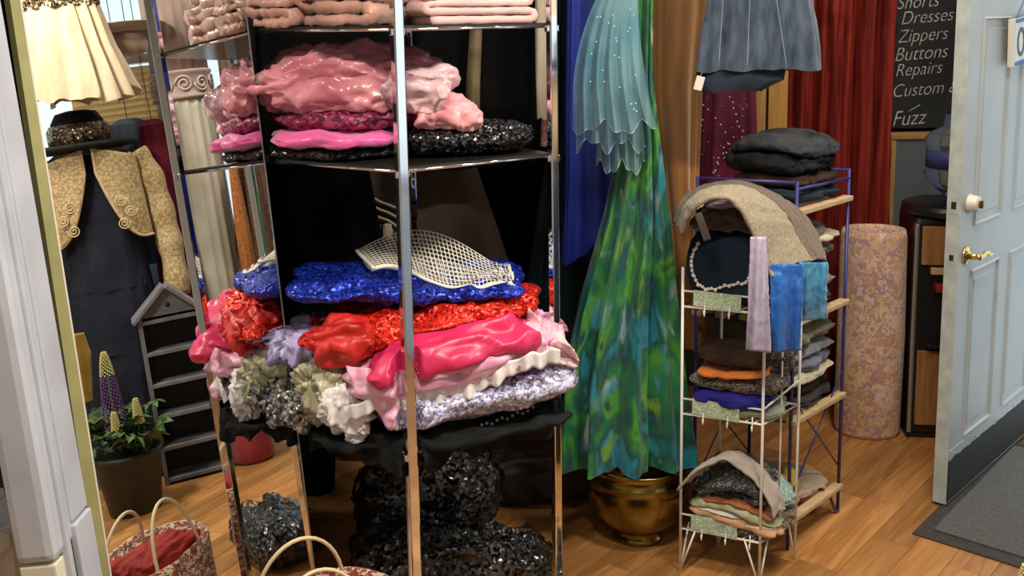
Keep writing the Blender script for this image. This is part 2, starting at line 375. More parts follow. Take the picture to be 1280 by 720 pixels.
def sheet(name, fn, nu, nv, th, mat, parent=None, loc=None, rz=0, wr=0, fr=10, seed=0, ridge=.6):
    """cloth sheet with thickness: fn(u, v in 0..1) -> point"""
    v, f = [], []
    for j in range(nv+1):
        for i in range(nu+1): v.append(Vector(fn(i/nu, j/nv)))
    for j in range(nv):
        for i in range(nu): a = j*(nu+1)+i; f.append((a, a+1, a+nu+2, a+nu+1))
    me = mesh(name, v, f)
    if wr: wrinkle(me, wr, fr, seed, (1, 1, 1), ridge)
    if th:
        nn = [x.normal.copy() for x in me.vertices]; top = [x.co.copy() for x in me.vertices]
        v2 = top+[p-n_*th for p, n_ in zip(top, nn)]; A = len(top); f2 = list(f)+[tuple(A+i for i in q[::-1]) for q in f]
        bd = [j for j in range(nu)]+[]
        def edge(a, c): f2.append((c, a, A+a, A+c))
        for i in range(nu): edge(i, i+1); edge(nv*(nu+1)+i+1, nv*(nu+1)+i)
        for j in range(nv): edge((j+1)*(nu+1), j*(nu+1)); edge(j*(nu+1)+nu, (j+1)*(nu+1)+nu)
        me = mesh(name, v2, f2)
    return link(name, me, mat, parent, loc, rz)
def text_mesh(name, s, size, mat, parent, mx, shear=0, th=.0008, bold=0):
    c = bpy.data.curves.new('t', 'FONT'); c.body = s; c.size = size; c.shear = shear; c.extrude = th; c.offset = bold
    o = bpy.data.objects.new('t', c); COL.objects.link(o); dg = bpy.context.evaluated_depsgraph_get()
    me = bpy.data.meshes.new_from_object(o.evaluated_get(dg)); me.name = name
    bpy.data.objects.remove(o); me.transform(mx); me.materials.clear()
    return link(name, me, mat, parent, smooth=False)
def catmull(pts, n=8):
    pts = [Vector(p) for p in pts]; out = []
    for i in range(len(pts)-1):
        p0 = pts[max(0, i-1)]; p1 = pts[i]; p2 = pts[i+1]; p3 = pts[min(len(pts)-1, i+2)]
        for k in range(n):
            t = k/n; out.append(.5*((2*p1)+(p2-p0)*t+(2*p0-5*p1+4*p2-p3)*t*t+(3*p1-p0-3*p2+p3)*t**3))
    out.append(pts[-1]); return out

# ================================================================== THE SETTING
XR, YB, YF, ZC = 2.06, 4.45, -1.6, 2.7           # right wall, back wall, wall behind the camera, ceiling
fl = struct(box('floor', -2.3, XR+.1, YF, YB+.1, -.06, -.006, 'floorbase'))
# oak floor boards, laid on the slant seen in the photograph
ang = math.atan2(3.738-3.475, 1.407-1.182); pw, plen = .120, .54
pbm = bmesh.new(); add_box(pbm, -plen/2+.0006, plen/2-.0006, -pw/2+.0006, pw/2-.0006, -.008, 0, .0008); pme = bm_mesh('plank', pbm); pme.materials.append(M['plank'])
ca, sa = cos(ang), sin(ang); rr_ = random.Random(3)
for r in range(-40, 41):
    off = rr_.uniform(0, plen)
    for k in range(-8, 9):
        u = k*plen+off; w = r*pw; x = .3+ca*u-sa*w; y = 3.1+sa*u+ca*w
        if -.75 < x < XR-.15 and 1.75 < y < YB-.05 and x < .62*y+.25:
            o = bpy.data.objects.new('plank', pme); COL.objects.link(o); o.parent = fl; o.location = (x, y, 0); o.rotation_euler.z = ang
# boards outside the part of the floor that shows: one joined sub-floor of the same wood
bm = bmesh.new()
for r in range(-60, 61):
    for k in range(-10, 11):
        u = k*plen+(r*.37 % plen); w = r*pw; x = .3+ca*u-sa*w; y = 3.1+sa*u+ca*w
        if -2.2 < x < XR-.1 and YF+.1 < y < YB-.1 and not (-.75 < x < XR-.15 and 1.75 < y < YB-.05 and x < .62*y+.25):
            mxp = Matrix.Translation((x, y, 0)) @ Matrix.Rotation(ang, 4, 'Z'); add_box(bm, -plen/2+.001, plen/2-.001, -pw/2+.001, pw/2-.001, -.0065, -.0035, 0, mxp)
o = link('planks', bm_mesh('planks', bm), wood('oak_floor_far', (.24, .10, .03), (.40, .20, .07), 0, 6, .4), fl, smooth=False); o['kind'] = 'stuff'
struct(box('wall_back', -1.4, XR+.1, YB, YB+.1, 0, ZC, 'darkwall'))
struct(box('ceiling', -2.3, XR+.1, YF, YB+.1, ZC, ZC+.08, 'ceil'))
struct(box('wall_front', -2.3, XR+.1, YF-.1, YF, 0, ZC, 'wall'))
# right wall: doorway 2.93..3.83, window 1.45..2.86
DY0, DY1, WY0, WY1, WZ0, WZ1 = 2.96, 3.90, .2, 2.80, .85, 2.5
bm = bmesh.new()
for y0, y1, z0, z1 in ((YF, WY0, 0, ZC), (WY0, WY1, 0, WZ0), (WY0, WY1, WZ1, ZC), (WY1, DY0, 0, ZC), (DY0, DY1, 2.08, ZC), (DY1, YB, 0, ZC)): add_box(bm, XR, XR+.1, y0, y1, z0, z1)
struct(link('wall_right', bm_mesh('wall_right', bm), 'bluewall', smooth=False))
# left side: bay window wall running away to the left, pillar, then wall behind the mirror
PA = Vector((-.92, 1.80, 0)); wd = Vector((-sin(rad(60)), cos(rad(60)), 0)); PE = PA+wd*1.35
bm = bmesh.new()
mxw = Matrix.Translation(PE) @ Matrix.Rotation(math.atan2(-wd.y, -wd.x), 4, 'Z')
SILL = .70
add_box(bm, 0, 1.30, 0, .08, 0, SILL, 0, mxw); add_box(bm, 0, 1.30, 0, .08, 2.35, ZC, 0, mxw)
struct(link('wall_window_bay', bm_mesh('wall_window_bay', bm), 'wall', smooth=False))
bm = bmesh.new(); add_box(bm, 0, 1, 0, .08, 0, ZC, 0, Matrix.Translation((-1.0, 1.86, 0)) @ Matrix.Rotation(rad(96.8), 4, 'Z') @ Matrix.Diagonal((2.5, 1, 1, 1)))
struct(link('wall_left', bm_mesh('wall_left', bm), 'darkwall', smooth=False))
struct(box('wall_left_near', -2.3, -2.22, YF, PE.y+.1, 0, ZC, 'wall'))
# bay window: rails, glass, sill, grey-blue pillar
win = struct(bpy.data.objects.new('window_1', None)); COL.objects.link(win)
def wbox(name, a0, a1, d0, d1, z0, z1, mat, bev=.004):
    bm = bmesh.new(); add_box(bm, a0, a1, d0, d1, z0, z1, bev, mxw); return link(name, bm_mesh(name, bm), mat, win, smooth=False)
wbox('window_rail', 0, 1.26, .0, .07, SILL+.0, SILL+.055, 'greypaint'); wbox('window_rail', 0, 1.26, .0, .07, 2.29, 2.35, 'greypaint')
wbox('window_bead', 0, 1.26, -.015, .02, SILL+.055, SILL+.075, 'greypaint', .005)
wbox('window_pane', 0, 1.26, .03, .036, SILL+.055, 2.29, 'glass', 0)
wbox('window_sill', 0, 1.30, -.16, 0, SILL-.03, SILL, 'cream', .006)
pil = struct(bpy.data.objects.new('trim_1', None)); COL.objects.link(pil); pil.location = (-.808, 1.80, 0); pil.rotation_euler = (0, rad(-4.7), 0)
def pbox(name, x0, x1, y0, y1, z0, z1, mat='greypaint', bev=.004): return box(name, x0, x1, y0, y1, z0, z1, mat, pil, bev)
pbox('pillar_face', -.058, .016, -.05, .05, SILL-.02, ZC-.04, bev=.016)
pbox('pillar_bead', .008, .024, -.012, .004, .05, ZC-.04, bev=.004)
pbox('pillar_groove', .0, .014, .004, .026, .05, ZC-.04, 'blackplastic', .001)
pbox('pillar_side_board', -.02, .021, .026, .098, SILL+.02, ZC-.04)
pbox('pillar_block', -.02, .026, .026, .10, .02, SILL+.015)
pbox('pillar_foot', -.056, .012, -.045, .05, .05, SILL-.025, 'cream')
struct(box('snow_ground', -9, PE.x-.3, -2, 9, .15, .2, 'snow')); bpy.data.objects['snow_ground'].name = 'floor_outside'
bm = bmesh.new(); add_box(bm, XR+.12, XR+8, -4, 9, -.05, 0); struct(link('floor_pavement', bm_mesh('floor_pavement', bm), 'snow', smooth=False))
# shop window in the right wall with a blind
w2 = struct(bpy.data.objects.new('window_2', None)); COL.objects.link(w2)
for n_, a in (('window_frame', (WY0, WY1, WZ0, WZ0+.06)), ('window_frame', (WY0, WY1, WZ1-.06, WZ1)), ('window_frame', (WY0, WY0+.06, WZ0, WZ1)), ('window_frame', (WY1-.06, WY1, WZ0, WZ1)), ('window_mullion', (2.42, 2.50, WZ0, WZ1)), ('window_mullion', (1.3, 1.36, WZ0, WZ1)), ('window_rail', (WY0, WY1, 1.86, 1.92))):
    box(n_, XR-.01, XR+.07, a[0], a[1], a[2], a[3], 'bluewall', w2, .004)
box('window_pane', XR+.03, XR+.036, WY0+.06, WY1-.06, WZ0+.06, WZ1-.06, 'glass', w2)
M['blind'] = plain('cream_blind', (.86, .70, .44), .5)
nt = M['blind'].node_tree; tl_ = N(nt, 'ShaderNodeBsdfTranslucent'); tl_.inputs[0].default_value = (.95, .78, .50, 1); mx_ = nt.nodes.new('ShaderNodeMixShader'); mx_.inputs[0].default_value = .6; L(nt, nt.nodes['Principled BSDF'].outputs[0], mx_.inputs[1]); L(nt, tl_.outputs[0], mx_.inputs[2]); L(nt, mx_.outputs[0], nt.nodes['Material Output'].inputs[0])
bl = thing('window_blind', 'cream slatted blind hanging in the shop window behind the mannequin', 'blind', (XR-.06, 2.21, 1.85))
box('head_rail', -.03, .03, -.2, .2, -.02, .02, 'ivory', bl, .003)
for k in range(14):
    bm = bmesh.new(); add_box(bm, -.020, .020, -.19, .19, -.002, .002, 0, Matrix.Translation((0, 0, -.05-k*.030)) @ Matrix.Rotation(rad(48), 4, 'Y')); link('slat', bm_mesh('slat', bm), 'blind', bl, smooth=False)
for yy in (-.13, .13): tube('cord', [(0, yy, 0), (0, yy, -.47)], .0015, 'ivory', bl, 5)
# ceiling lamps
for i, (lx_, ly_, pw_) in enumerate(LAMPS):
    t = thing('ceiling_lamp', ['white ceiling light fitting in front of the chrome rack', 'white ceiling light fitting above the wire rack', 'white ceiling light fitting by the entrance door', 'white ceiling light fitting at the far wall from the racks'][i], 'lamp', (lx_, ly_, ZC), 0, 'ceiling light fittings')
    box('housing', -.29, .29, -.10, .10, -.05, 0, 'white', t, .008)

# ------------------------------------------------------------------ entrance door, standing open
HB = Vector((1.443, 3.239, 0)); DD = (Vector((1.982, 3.798, 0))-HB).normalized(); DN = Vector((DD.y, -DD.x, 0))   # DN faces the camera side
da = math.atan2(DD.y, DD.x)
door = struct(bpy.data.objects.new('door_1', None)); COL.objects.link(door); door.location = HB; door.rotation_euler.z = da
# local: x along the door, y away from the camera, z up; front face at y = 0
DW, DH, DT = .86, 2.03, .044
xc = [0, .115, .375, .485, .745, DW]; zc = [.012, .215, .80, .95, 1.635, 1.76, 1.93, DH]
bm = bmesh.new(); vg = {}
for i, x in enumerate(xc):
    for j, z in enumerate(zc): vg[i, j] = bm.verts.new((x, 0, z))
pan = []
for i in range(5):
    for j in range(7):
        fc = bm.faces.new((vg[i, j], vg[i+1, j], vg[i+1, j+1], vg[i, j+1]))
        if i in (1, 3) and j in (1, 3, 5): pan.append(fc)
bmesh.ops.recalc_face_normals(bm, faces=bm.faces)
if pan[0].normal.y > 0: bmesh.ops.reverse_faces(bm, faces=bm.faces)
for th_, dp in ((.007, .006), (.016, -.018), (.006, 0), (.026, .012)):
    bmesh.ops.inset_individual(bm, faces=pan, thickness=th_, depth=dp)
link('door_leaf', bm_mesh('door_leaf', bm), 'doorpaint', door, smooth=False)
box('door_back', 0, DW, .002, DT, .012, DH, 'doorpaint', door, .001)
box('door_edge', -.0015, .0, -.0, DT, .012, DH, 'dooredge', door)
# black kick plate with a worn ragged top
kv = [(.004, .02), (DW-.01, .02)]; rk = random.Random(5); top = []
for k in range(61):
    u = k/60; top.append((DW-.01-u*(DW-.014), .165+.012*noise.noise(Vector((u*20, 1, 0)))+.008*noise.noise(Vector((u*60, 4, 0)))+.03*u*0))
poly = kv+top; bm = bmesh.new()
f1 = [bm.verts.new((x, -.003, z)) for x, z in poly]; f2 = [bm.verts.new((x, .001, z)) for x, z in poly]; bm.faces.new(f1); bm.faces.new(f2[::-1])
for i in range(len(poly)): k = (i+1) % len(poly); bm.faces.new((f1[i], f2[i], f2[k], f1[k]))
kp = link('kick_plate', bm_mesh('kick_plate', bm), 'kick', door, smooth=False); kp['label'] = 'black worn kick plate along the foot of the door'
# grey strip screwed above the kick plate
bm = bmesh.new(); add_box(bm, .004, DW-.01, -.002, .001, .17, .20); link('kick_strip', bm_mesh('kick_strip', bm), 'doorpaint', door, smooth=False)
for x in (.05, .24, .43, .62, .8): lathe('screw', [(.0001, .004), (.004, .003), (.004, 0)], 'silver', door, 10, (x, -.002, .18)).rotation_euler.x = pi/2
# deadbolt
dbt = lathe('deadbolt', [(.030, 0), (.031, .006), (.028, .010), (.026, .030), (.024, .034), (.0001, .034)], 'ivory', door, 28, (.064, 0, 1.035)); dbt.rotation_euler.x = pi/2
tt = box('thumb_turn', -.004, .004, -.013, .013, .034, .048, 'oldbrass', dbt, .003)
for zz, hh in ((1.035, .028), (.862, .028)):
    box('latch_plate', -.0025, -.0005, .009, .035, zz-hh, zz+hh, 'dooredge', door)
box('latch_bolt', -.006, 0, .014, .028, .853, .871, 'oldbrass', door, .002)
box('bolt_hole', -.0032, -.0024, .014, .030, 1.022, 1.046, 'kick', door)
# brass lever
lv = lathe('handle', [(.030, 0), (.031, .004), (.026, .010), (.012, .014), (.010, .040), (.011, .052), (.0001, .054)], 'brass', door, 28, (.06, 0, .862)); lv.rotation_euler.x = pi/2
tube('lever', catmull([(0, 0, .044), (.025, -.001, .046), (.045, .006, .048), (.065, .004, .05), (.085, -.006, .05), (.11, -.008, .048)], 6), .008, 'brass', lv, 12, rad_fn=lambda u: .0085-.0035*u)
# OPEN sign hung askew on the door
sgn = thing('open_sign', 'white open sign in a pale frame hung askew on the grey door', 'sign', HB+DD*.335-DN*-.02+Vector((0, 0, 1.47)), da)
mxs = Matrix.Rotation(rad(5), 4, 'Y').inverted()
def sb(nm, x0, x1, y0, y1, z0, z1, mat):
    bm = bmesh.new(); add_box(bm, x0, x1, y0, y1, z0, z1, .002, mxs); return link(nm, bm_mesh(nm, bm), mat, sgn, smooth=False)
M['signwhite'] = plain('sign_white', (.74, .72, .64), .5); M['signblue'] = plain('sign_blue', (.05, .12, .35), .5); M['signdark'] = plain('sign_letters', (.05, .05, .06), .5)
sb('board', 0, .34, -.012, .0, .0, .155, 'signwhite'); sb('frame', -.03, 0, -.012, .004, -.002, .158, 'ivory'); sb('border', 0, .34, -.0135, -.0125, .0, .012, 'signblue'); sb('border', 0, .34, -.0135, -.0125, .143, .155, 'signblue')
text_mesh('lettering', 'OPEN', .14, 'signdark', sgn, mxs @ Matrix.Translation((.01, -.0135, .028)) @ Matrix.Rotation(pi/2, 4, 'X') @ Matrix.Diagonal((.68, 1.0, 1, 1)))
tube('hanging_cord', [mxs @ Vector((.02, -.005, .155)), (.17, -.002, .30), mxs @ Vector((.32, -.005, .155))], .0022, 'signblue', sgn, 6)
# entrance mat
c0 = Vector((1.263, 3.066, 0)); e1 = (Vector((1.395, 3.213, 0))-c0).normalized(); e2 = Vector((e1.y, -e1.x, 0)); ma = math.atan2(e1.y, e1.x)
mt = thing('door_mat', 'grey ribbed carpet mat with dark rubber rim under the open door', 'mat', c0, ma)
box('rubber_rim', 0, .95, -1.3, 0, .0005, .006, 'matrim', mt, .002); box('carpet_pad', .06, .91, -1.26, -.045, .006, .0105, 'matgrey', mt, .002)

# ================================================================== LEANING MIRROR
def edge_pt(a, b, z):
    A, B = hit(*a), hit(*b); return A+(B-A)*((z-A.z)/(B.z-A.z))
nt0, nb0 = (23, 0), (136, 720); ft0, fb0 = (305, 0), (391, 700)
q = [edge_pt(nt0, nb0, .03), edge_pt(ft0, fb0, .03), edge_pt(ft0, fb0, 1.98), edge_pt(nt0, nb0, 1.98)]
base = (q[0]+q[1])/2; base.z = 0
mir = thing('leaning_mirror', 'tall frameless mirror with an olive-gold strip, leaning beside the chrome rack', 'mirror', base)
def slab(name, quad, d0, d1, mat, parent):
    v = [p-base+MN*d0 for p in quad]+[p-base+MN*d1 for p in quad]
    return link(name, mesh(name, v, [(0, 1, 2, 3), (7, 6, 5, 4), (0, 4, 5, 1), (1, 5, 6, 2), (2, 6, 7, 3), (3, 7, 4, 0)]), mat, parent, smooth=False)
slab('mirror_pane', q, 0, -.005, 'mirror', mir)
slab('backing_board', q, -.0055, -.014, 'blackplastic', mir)
inw = (q[0]-q[1]).normalized(); o1 = [q[0]+inw*.030, q[0], q[3], q[3]+inw*.018]
slab('edge_strip', o1, .004, -.016, 'gold_strip', mir)
lip = [q[0], q[0]-inw*.004, q[3]-inw*.004, q[3]]; slab('bright_bevel', lip, .005, -.0, 'ivory', mir)
fe = [q[1], q[1]-inw*.0035, q[2]-inw*.0035, q[2]]; slab('polished_edge', fe, .0006, -.014, 'silver', mir)
up = (q[3]-q[0]).normalized(); feet = [q[0]-up*.03*0+Vector((0, 0, -.03)), q[1]+Vector((0, 0, -.03)), q[1], q[0]]; slab('foot_rail', feet, .002, -.03, 'blackplastic', mir)

# ================================================================== CHROME DISPLAY RACK
RC, RR, RB, RL = Vector((-.25, 2.30, 0)), Vector((.103, 2.53, 0)), Vector((-.315, 3.24, 0)), Vector((-.652, 2.535, 0))
Z1, Z2, Z3 = 1.642, 1.322, .645
rack = thing('display_rack', 'tall chrome display rack with open shelves stacked with shiny garments', 'rack', RC)
M['shelfdark'] = paint('dark_smoked_shelf', (.012, .011, .010), (.022, .02, .018), .22, 8, 0)
for pt, sz, a in ((RC, .0125, 33), (RR, .0105, 33), (RB, .010, 0), (RL, .010, 20)):
    bm = bmesh.new(); add_box(bm, -sz, sz, -sz, sz, 0, 2.02, .003, Matrix.Rotation(rad(a), 4, 'Z')); link('post', bm_mesh('post', bm), 'chrome', rack, pt-RC, smooth=False)
def shelf_poly(z, ypx):
    x = 305+(391-305)*ypx/700
    qa = hit(x+9, ypx)+MN*.018; qb = hit(x+7, ypx)-MN*.05; qa.z = qb.z = 0
    RLq = RL.copy()
    return [RC, RR, RB, RLq, qb, qa]
for z, yp in ((Z1, 32), (Z2, 197), (Z3, 545)):
    pts = shelf_poly(z, yp); ce = sum(pts, Vector())/len(pts)
    pin = [p+(ce-p)*.02-RC for p in pts]
    bm = bmesh.new(); a = [bm.verts.new((p.x, p.y, z-.012)) for p in pin]; b_ = [bm.verts.new((p.x, p.y, z)) for p in pin]; bm.faces.new(a); bm.faces.new(b_[::-1])
    for i in range(len(pin)): k = (i+1) % len(pin); bm.faces.new((a[i], a[k], b_[k], b_[i]))
    sh = link('shelf', bm_mesh('shelf', bm), 'shelfdark', rack, smooth=False)
    for i in (0, 5): k = (i+1) % 6; tube('rim', [pin[i]+Vector((0, 0, z-.009)), pin[k]+Vector((0, 0, z-.009))], .0035, 'chrome', sh, 8)
    for p in (RC, RR):
        bm = bmesh.new(); add_box(bm, -.018, .018, -.006, .006, z-.022, z-.006, .002, Matrix.Translation(p-RC) @ Matrix.Rotation(rad(33), 4, 'Z')); link('bracket', bm_mesh('bracket', bm), 'chrome', sh, smooth=False)
# slotted face on the rear post
for k in range(34): box('slot', RB.x-RC.x-.004, RB.x-RC.x+.004, RB.y-RC.y-.0115, RB.y-RC.y-.0095, .9+k*.026, .915+k*.026, 'blackplastic', rack)

# ------------------------------------------------------------------ cloth materials
M['taupe'] = fabric('taupe_satin', (.30, .14, .105), (.52, .28, .22), 7, .38, .4, 90, .15)
M['palepink'] = fabric('pale_pink_cotton', (.72, .40, .40), (.82, .52, .50), 7, .7, .4)
M['blackseq'] = sequin('black_sequin', (.006, .006, .007), (.09, .09, .10), 150, 1.1, .7, .22)
M['hotpink'] = fabric('hot_pink_satin', (.62, .05, .26), (.78, .12, .38), 6, .35, .4, 60, .1)
M['plum'] = sequin('plum_crinkle', (.10, .010, .035), (.36, .05, .13), 120, .7, .2, .4)
M['pinksatin'] = fabric('iridescent_pink_satin', (.40, .08, .14), (.66, .27, .31), 9, .28, .3, 50, .15)
M['silverpink'] = fabric('silver_pink_organza', (.48, .30, .36), (.75, .48, .50), 9, .3, .3, 50, .15)
M['coral'] = fabric('coral_pink_satin', (.72, .22, .28), (.85, .40, .42), 8, .35, .3)
M['redseq'] = sequin('red_sequin', (.40, .004, .004), (.95, .045, .015), 150, .95, .35, .33)
M['redsatin'] = fabric('red_satin', (.42, .006, .006), (.66, .03, .02), 8, .4, .3)
M['blueseq'] = sequin('royal_blue_sequin', (.004, .008, .16), (.02, .06, .62), 150, .9, .4, .3)
M['crimson'] = fabric('crimson_satin', (.52, .012, .08), (.70, .04, .14), 5, .36, .4, 60, .1)
M['pinktulle'] = sheer('pink_glitter_tulle', (.80, .30, .50), (.92, .56, .70), .88, 26, .4)
M['blush'] = sheer('blush_tulle', (.75, .48, .50), (.88, .66, .66), .78, 20, .5)
M['lilacseq'] = sequin('lilac_silver_sequin', (.22, .22, .36), (.72, .70, .90), 150, .8, .15, .35)
M['lace'] = fabric('white_lace', (.66, .62, .64), (.88, .85, .84), 50, .8, .2)
M['olive'] = fabric('olive_gold_organza', (.26, .25, .15), (.50, .48, .32), 16, .25, .2, 60, .3)
M['silverfoil'] = sequin('silver_foil', (.10, .10, .10), (.75, .75, .73), 120, .9, .5, .3)
M['lavender'] = fabric('lavender_satin', (.38, .33, .66), (.58, .52, .82), 14, .4, .3)
M['blackcloth'] = fabric('black_cloth', (.004, .005, .005), (.012, .014, .015), 9, .85, 0)
M['blackvelvet'] = fabric('black_velvet', (.0025, .0025, .003), (.006, .006, .007), 6, .95, .05)
M['netcloth'] = fabric('ivory_net', (.60, .57, .46), (.80, .77, .66), 40, .8, .2)
M['bead'] = plain('grey_bead', (.30, .29, .28), .25, .3)

def item(name, label, cat, px, D, ly, mat, group=None, **k):
    """px = (x0, x1, ytop, ybottom) silhouette at distance D"""
    x0, x1, y0, y1 = px; a = P(x0, (y0+y1)/2, D); b_ = P(x1, (y0+y1)/2, D); zt = P((x0+x1)/2, y0, D).z; zb = k.pop('zb', None)
    if zb is None: zb = P((x0+x1)/2, y1, D).z
    return tag(pillow(name, b_.x-a.x, ly, zt-zb, mat, None, ((a.x+b_.x)/2, D, zb), **k), label, cat, group)
# --- top shelf
def fold_item(name, label, cat, px, D, ly, layers, mat, group=None, zb=None, **k):
    x0, x1, y0, y1 = px; a = P(x0, (y0+y1)/2, D); b_ = P(x1, (y0+y1)/2, D); zt = P((x0+x1)/2, y0, D).z
    if zb is None: zb = P((x0+x1)/2, y1, D).z
    return tag(folded(name, b_.x-a.x, ly, layers, (zt-zb)/layers/1.1, mat, None, ((a.x+b_.x)/2, D, zb), **k), label, cat, group)
fold_item('folded_satin', 'taupe satin folded loosely on the top shelf against the mirror', 'fabric', (354, 400, -42, 30), 2.60, .30, 6, 'taupe', zb=Z1+.001, seed=2, wr=.016, fr=16, rz=rad(-24), jit=.12)
fold_item('folded_satin', 'taupe satin folded in wide loops on the top shelf behind the front post', 'fabric', (410, 492, -38, 30), 2.56, .30, 5, 'taupe', zb=Z1+.001, seed=5, wr=.016, fr=16, rz=rad(-20), jit=.10)
fold_item('folded_cotton', 'pale pink cotton folded flat on the top shelf', 'fabric', (520, 642, -10, 30), 2.58, .24, 4, 'palepink', zb=Z1+.001, seed=8, wr=.006, rz=rad(22), jit=.03)
tag(pillow('satin_roll', .16, .12, .09, 'taupe', None, (-.42, 2.62, Z1+.150), rad(50), wr=.008, fr=14, seed=4), 'taupe satin rolled up on top of the folded satin', 'fabric')
# --- second shelf
zb = Z2+.001
item('sequin_garment', 'black sequined garment folded flat under the plum and hot pink cloth', 'garment', (338, 516, 178, 205), 2.56, .34, 'blackseq', zb=zb, vee=.42, wr=.006, fr=16, seed=1, e=6, edge=.03)
item('sequin_garment', 'black sequined garment in a low rounded pile beside the front chrome post', 'garment', (500, 662, 148, 203), 2.58, .26, 'blackseq', zb=zb, rz=rad(16), wr=.012, fr=16, seed=2, e=3, crown=-.01, stretch=(.6, 1, 3))
item('satin_garment', 'hot pink satin garment folded between black sequins and plum cloth', 'garment', (345, 500, 160, 192), 2.52, .30, 'hotpink', zb=zb+.028, vee=.36, wr=.004, fr=10, seed=3, e=5, edge=.08, lay=2, cr=.007, cf=16)
item('crinkled_garment', 'dark plum crinkled garment under the big pink satin heap', 'garment', (338, 545, 128, 172), 2.58, .32, 'plum', zb=zb+.062, vee=.3, wr=.014, fr=14, seed=4, e=3, stretch=(.4, 1, 2.5))
ph = item('satin_heap', 'big crumpled heap of shiny pink satin rising to a rounded top', 'garment', (328, 556, 56, 150), 2.58, .30, 'pinksatin', zb=zb+.075, wr=.012, fr=14, seed=13, e=2.0, ez=2.0, nx=140, ny=90, edge=.05, cr=.020, cf=17)
item('organza_garment', 'silvery pink organza garment lying across the satin heap behind the post', 'garment', (482, 566, 86, 135), 2.46, .11, 'silverpink', zb=zb+.12, wr=.006, fr=16, seed=6, slope=.10, cr=.014, cf=24)
item('satin_wrap', 'coral pink satin wrap folded beside the heap above the black sequins', 'garment', (512, 600, 118, 160), 2.52, .17, 'coral', zb=zb+.055, wr=.006, fr=16, seed=9, slope=-.20, rz=rad(10), cr=.013, cf=24)
# --- third shelf: the colourful pile
zb = Z3+.001
item('black_garment', 'plain black garment crumpled at the bottom of the pile near the mirror', 'garment', (392, 512, 530, 590), 2.48, .34, 'blackcloth', zb=zb-.0, wr=.030, fr=8, seed=21, droop=.0, vee=.35, slope=-.05)
bd = item('beaded_garment', 'black garment with a row of grey beads at the bottom of the pile', 'garment', (500, 700, 502, 582), 2.48, .32, 'blackcloth', zb=zb, wr=.022, fr=8, seed=22, slope=.10, rz=rad(14), stretch=(.5, 1, 2))
def blob(bm, c, r, u=8, v=5):
    bmesh.ops.create_uvsphere(bm, u_segments=u, v_segments=v, radius=r, matrix=Matrix.Translation(c))
bm = bmesh.new()
for k in range(16):
    t = k/15; p = P(570+96*t, 543-32*t+2*sin(k*2), 2.335+.07*t)-bd.location; p.rotate(Matrix.Rotation(-rad(14), 3, 'Z')); blob(bm, p, .0045)
o = link('beads', bm_mesh('beads', bm), 'bead', bd)
item('organza_garment', 'crumpled olive gold organza bundle in the pile near the mirror', 'garment', (376, 442, 446, 536), 2.44, .18, 'olive', zb=zb+.035, wr=.012, fr=24, seed=23, e=2.6, cr=.020, cf=30)
item('foil_garment', 'crumpled silver foil garment sticking out of the pile by the mirror', 'garment', (362, 402, 480, 552), 2.47, .16, 'silverfoil', zb=zb+.01, wr=.02, fr=20, seed=24, e=2.3, slope=.2, cr=.02, cf=22)
item('lavender_garment', 'small lavender satin garment squeezed between red sequins and olive organza', 'garment', (356, 420, 400, 452), 2.54, .22, 'lavender', zb=zb+.14, wr=.010, fr=24, seed=25, e=2.4, cr=.018, cf=30)
item('sequin_dress', 'lilac silver sequined dress folded low in the pile', 'garment', (470, 712, 458, 545), 2.47, .32, 'lilacseq', zb=zb+.055, slope=.12, wr=.020, fr=7, seed=26, rz=rad(12), e=3.2, stretch=(.6, 1, 1.6))
# lace ruffle: gathered strip along the pile
def lace_fn(u, v):
    p = P(432+268*u, 524-72*u-8*sin(u*9), 2.318+.03*u); r = .006*sin(u*95)+.005*sin(u*41)
    return p+Vector((0, -.012+r*(.4+v), .028*(1-v)-.010*v+.004*sin(u*60)))
tag(sheet('lace_ruffle', lace_fn, 240, 6, .0015, 'lace'), 'white gathered lace ruffle spilling out of the pile above lilac sequins', 'lace')
item('lace_scrap', 'crumpled white lace scrap beside the olive organza bundle', 'lace', (402, 462, 484, 545), 2.37, .09, 'lace', zb=zb+.02, wr=.010, fr=28, seed=29, e=2.4, slope=-.35, cr=.016, cf=34)
item('tulle_skirt', 'pink glitter tulle skirt draped across the middle of the pile', 'skirt', (428, 702, 410, 492), 2.46, .32, 'pinktulle', zb=zb+.115, slope=.14, wr=.006, fr=14, seed=27, rz=rad(10), e=2.8, vee=.12, lay=2, cr=.012, cf=18)
def flap(u, v):   # pointed tulle flap hanging in front near the post
    x = 430+ (95*v+20)*u+ (88*v if False else 0); xx = 432+78*u+10*v; y = 458+(12+62*(1-abs(u-.62)*1.3))*v+6*u
    return P(xx, y, 2.318-.010*sin(pi*v)+.006*sin(u*14))
tag(sheet('tulle_flap', flap, 40, 24, .003, 'pinktulle', wr=.006, fr=14, seed=3), 'pointed corner of pink glitter tulle hanging beside the front post', 'tulle')
def tail(u, v):
    c = Vector((656+66*u, 410+46*u+4*sin(u*6), 0)); w = 34*(1-u)**.6+7
    return P(c.x-.3*w*(v-.5), c.y+w*(v-.5)*1.3, 2.46-.05*u+.02*sin(v*7+u*5))
tag(sheet('tulle_shawl', tail, 50, 26, .002, 'blush', wr=.010, fr=16, seed=5), 'blush tulle shawl trailing past the right chrome post', 'shawl')
item('satin_cushion', 'crimson satin cushion cover squashed under the red sequins', 'cushion', (456, 664, 398, 474), 2.43, .30, 'crimson', zb=zb+.150, slope=.13, wr=.006, fr=9, seed=31, rz=rad(12), e=3.4, ez=1.6, cr=.010, cf=13)
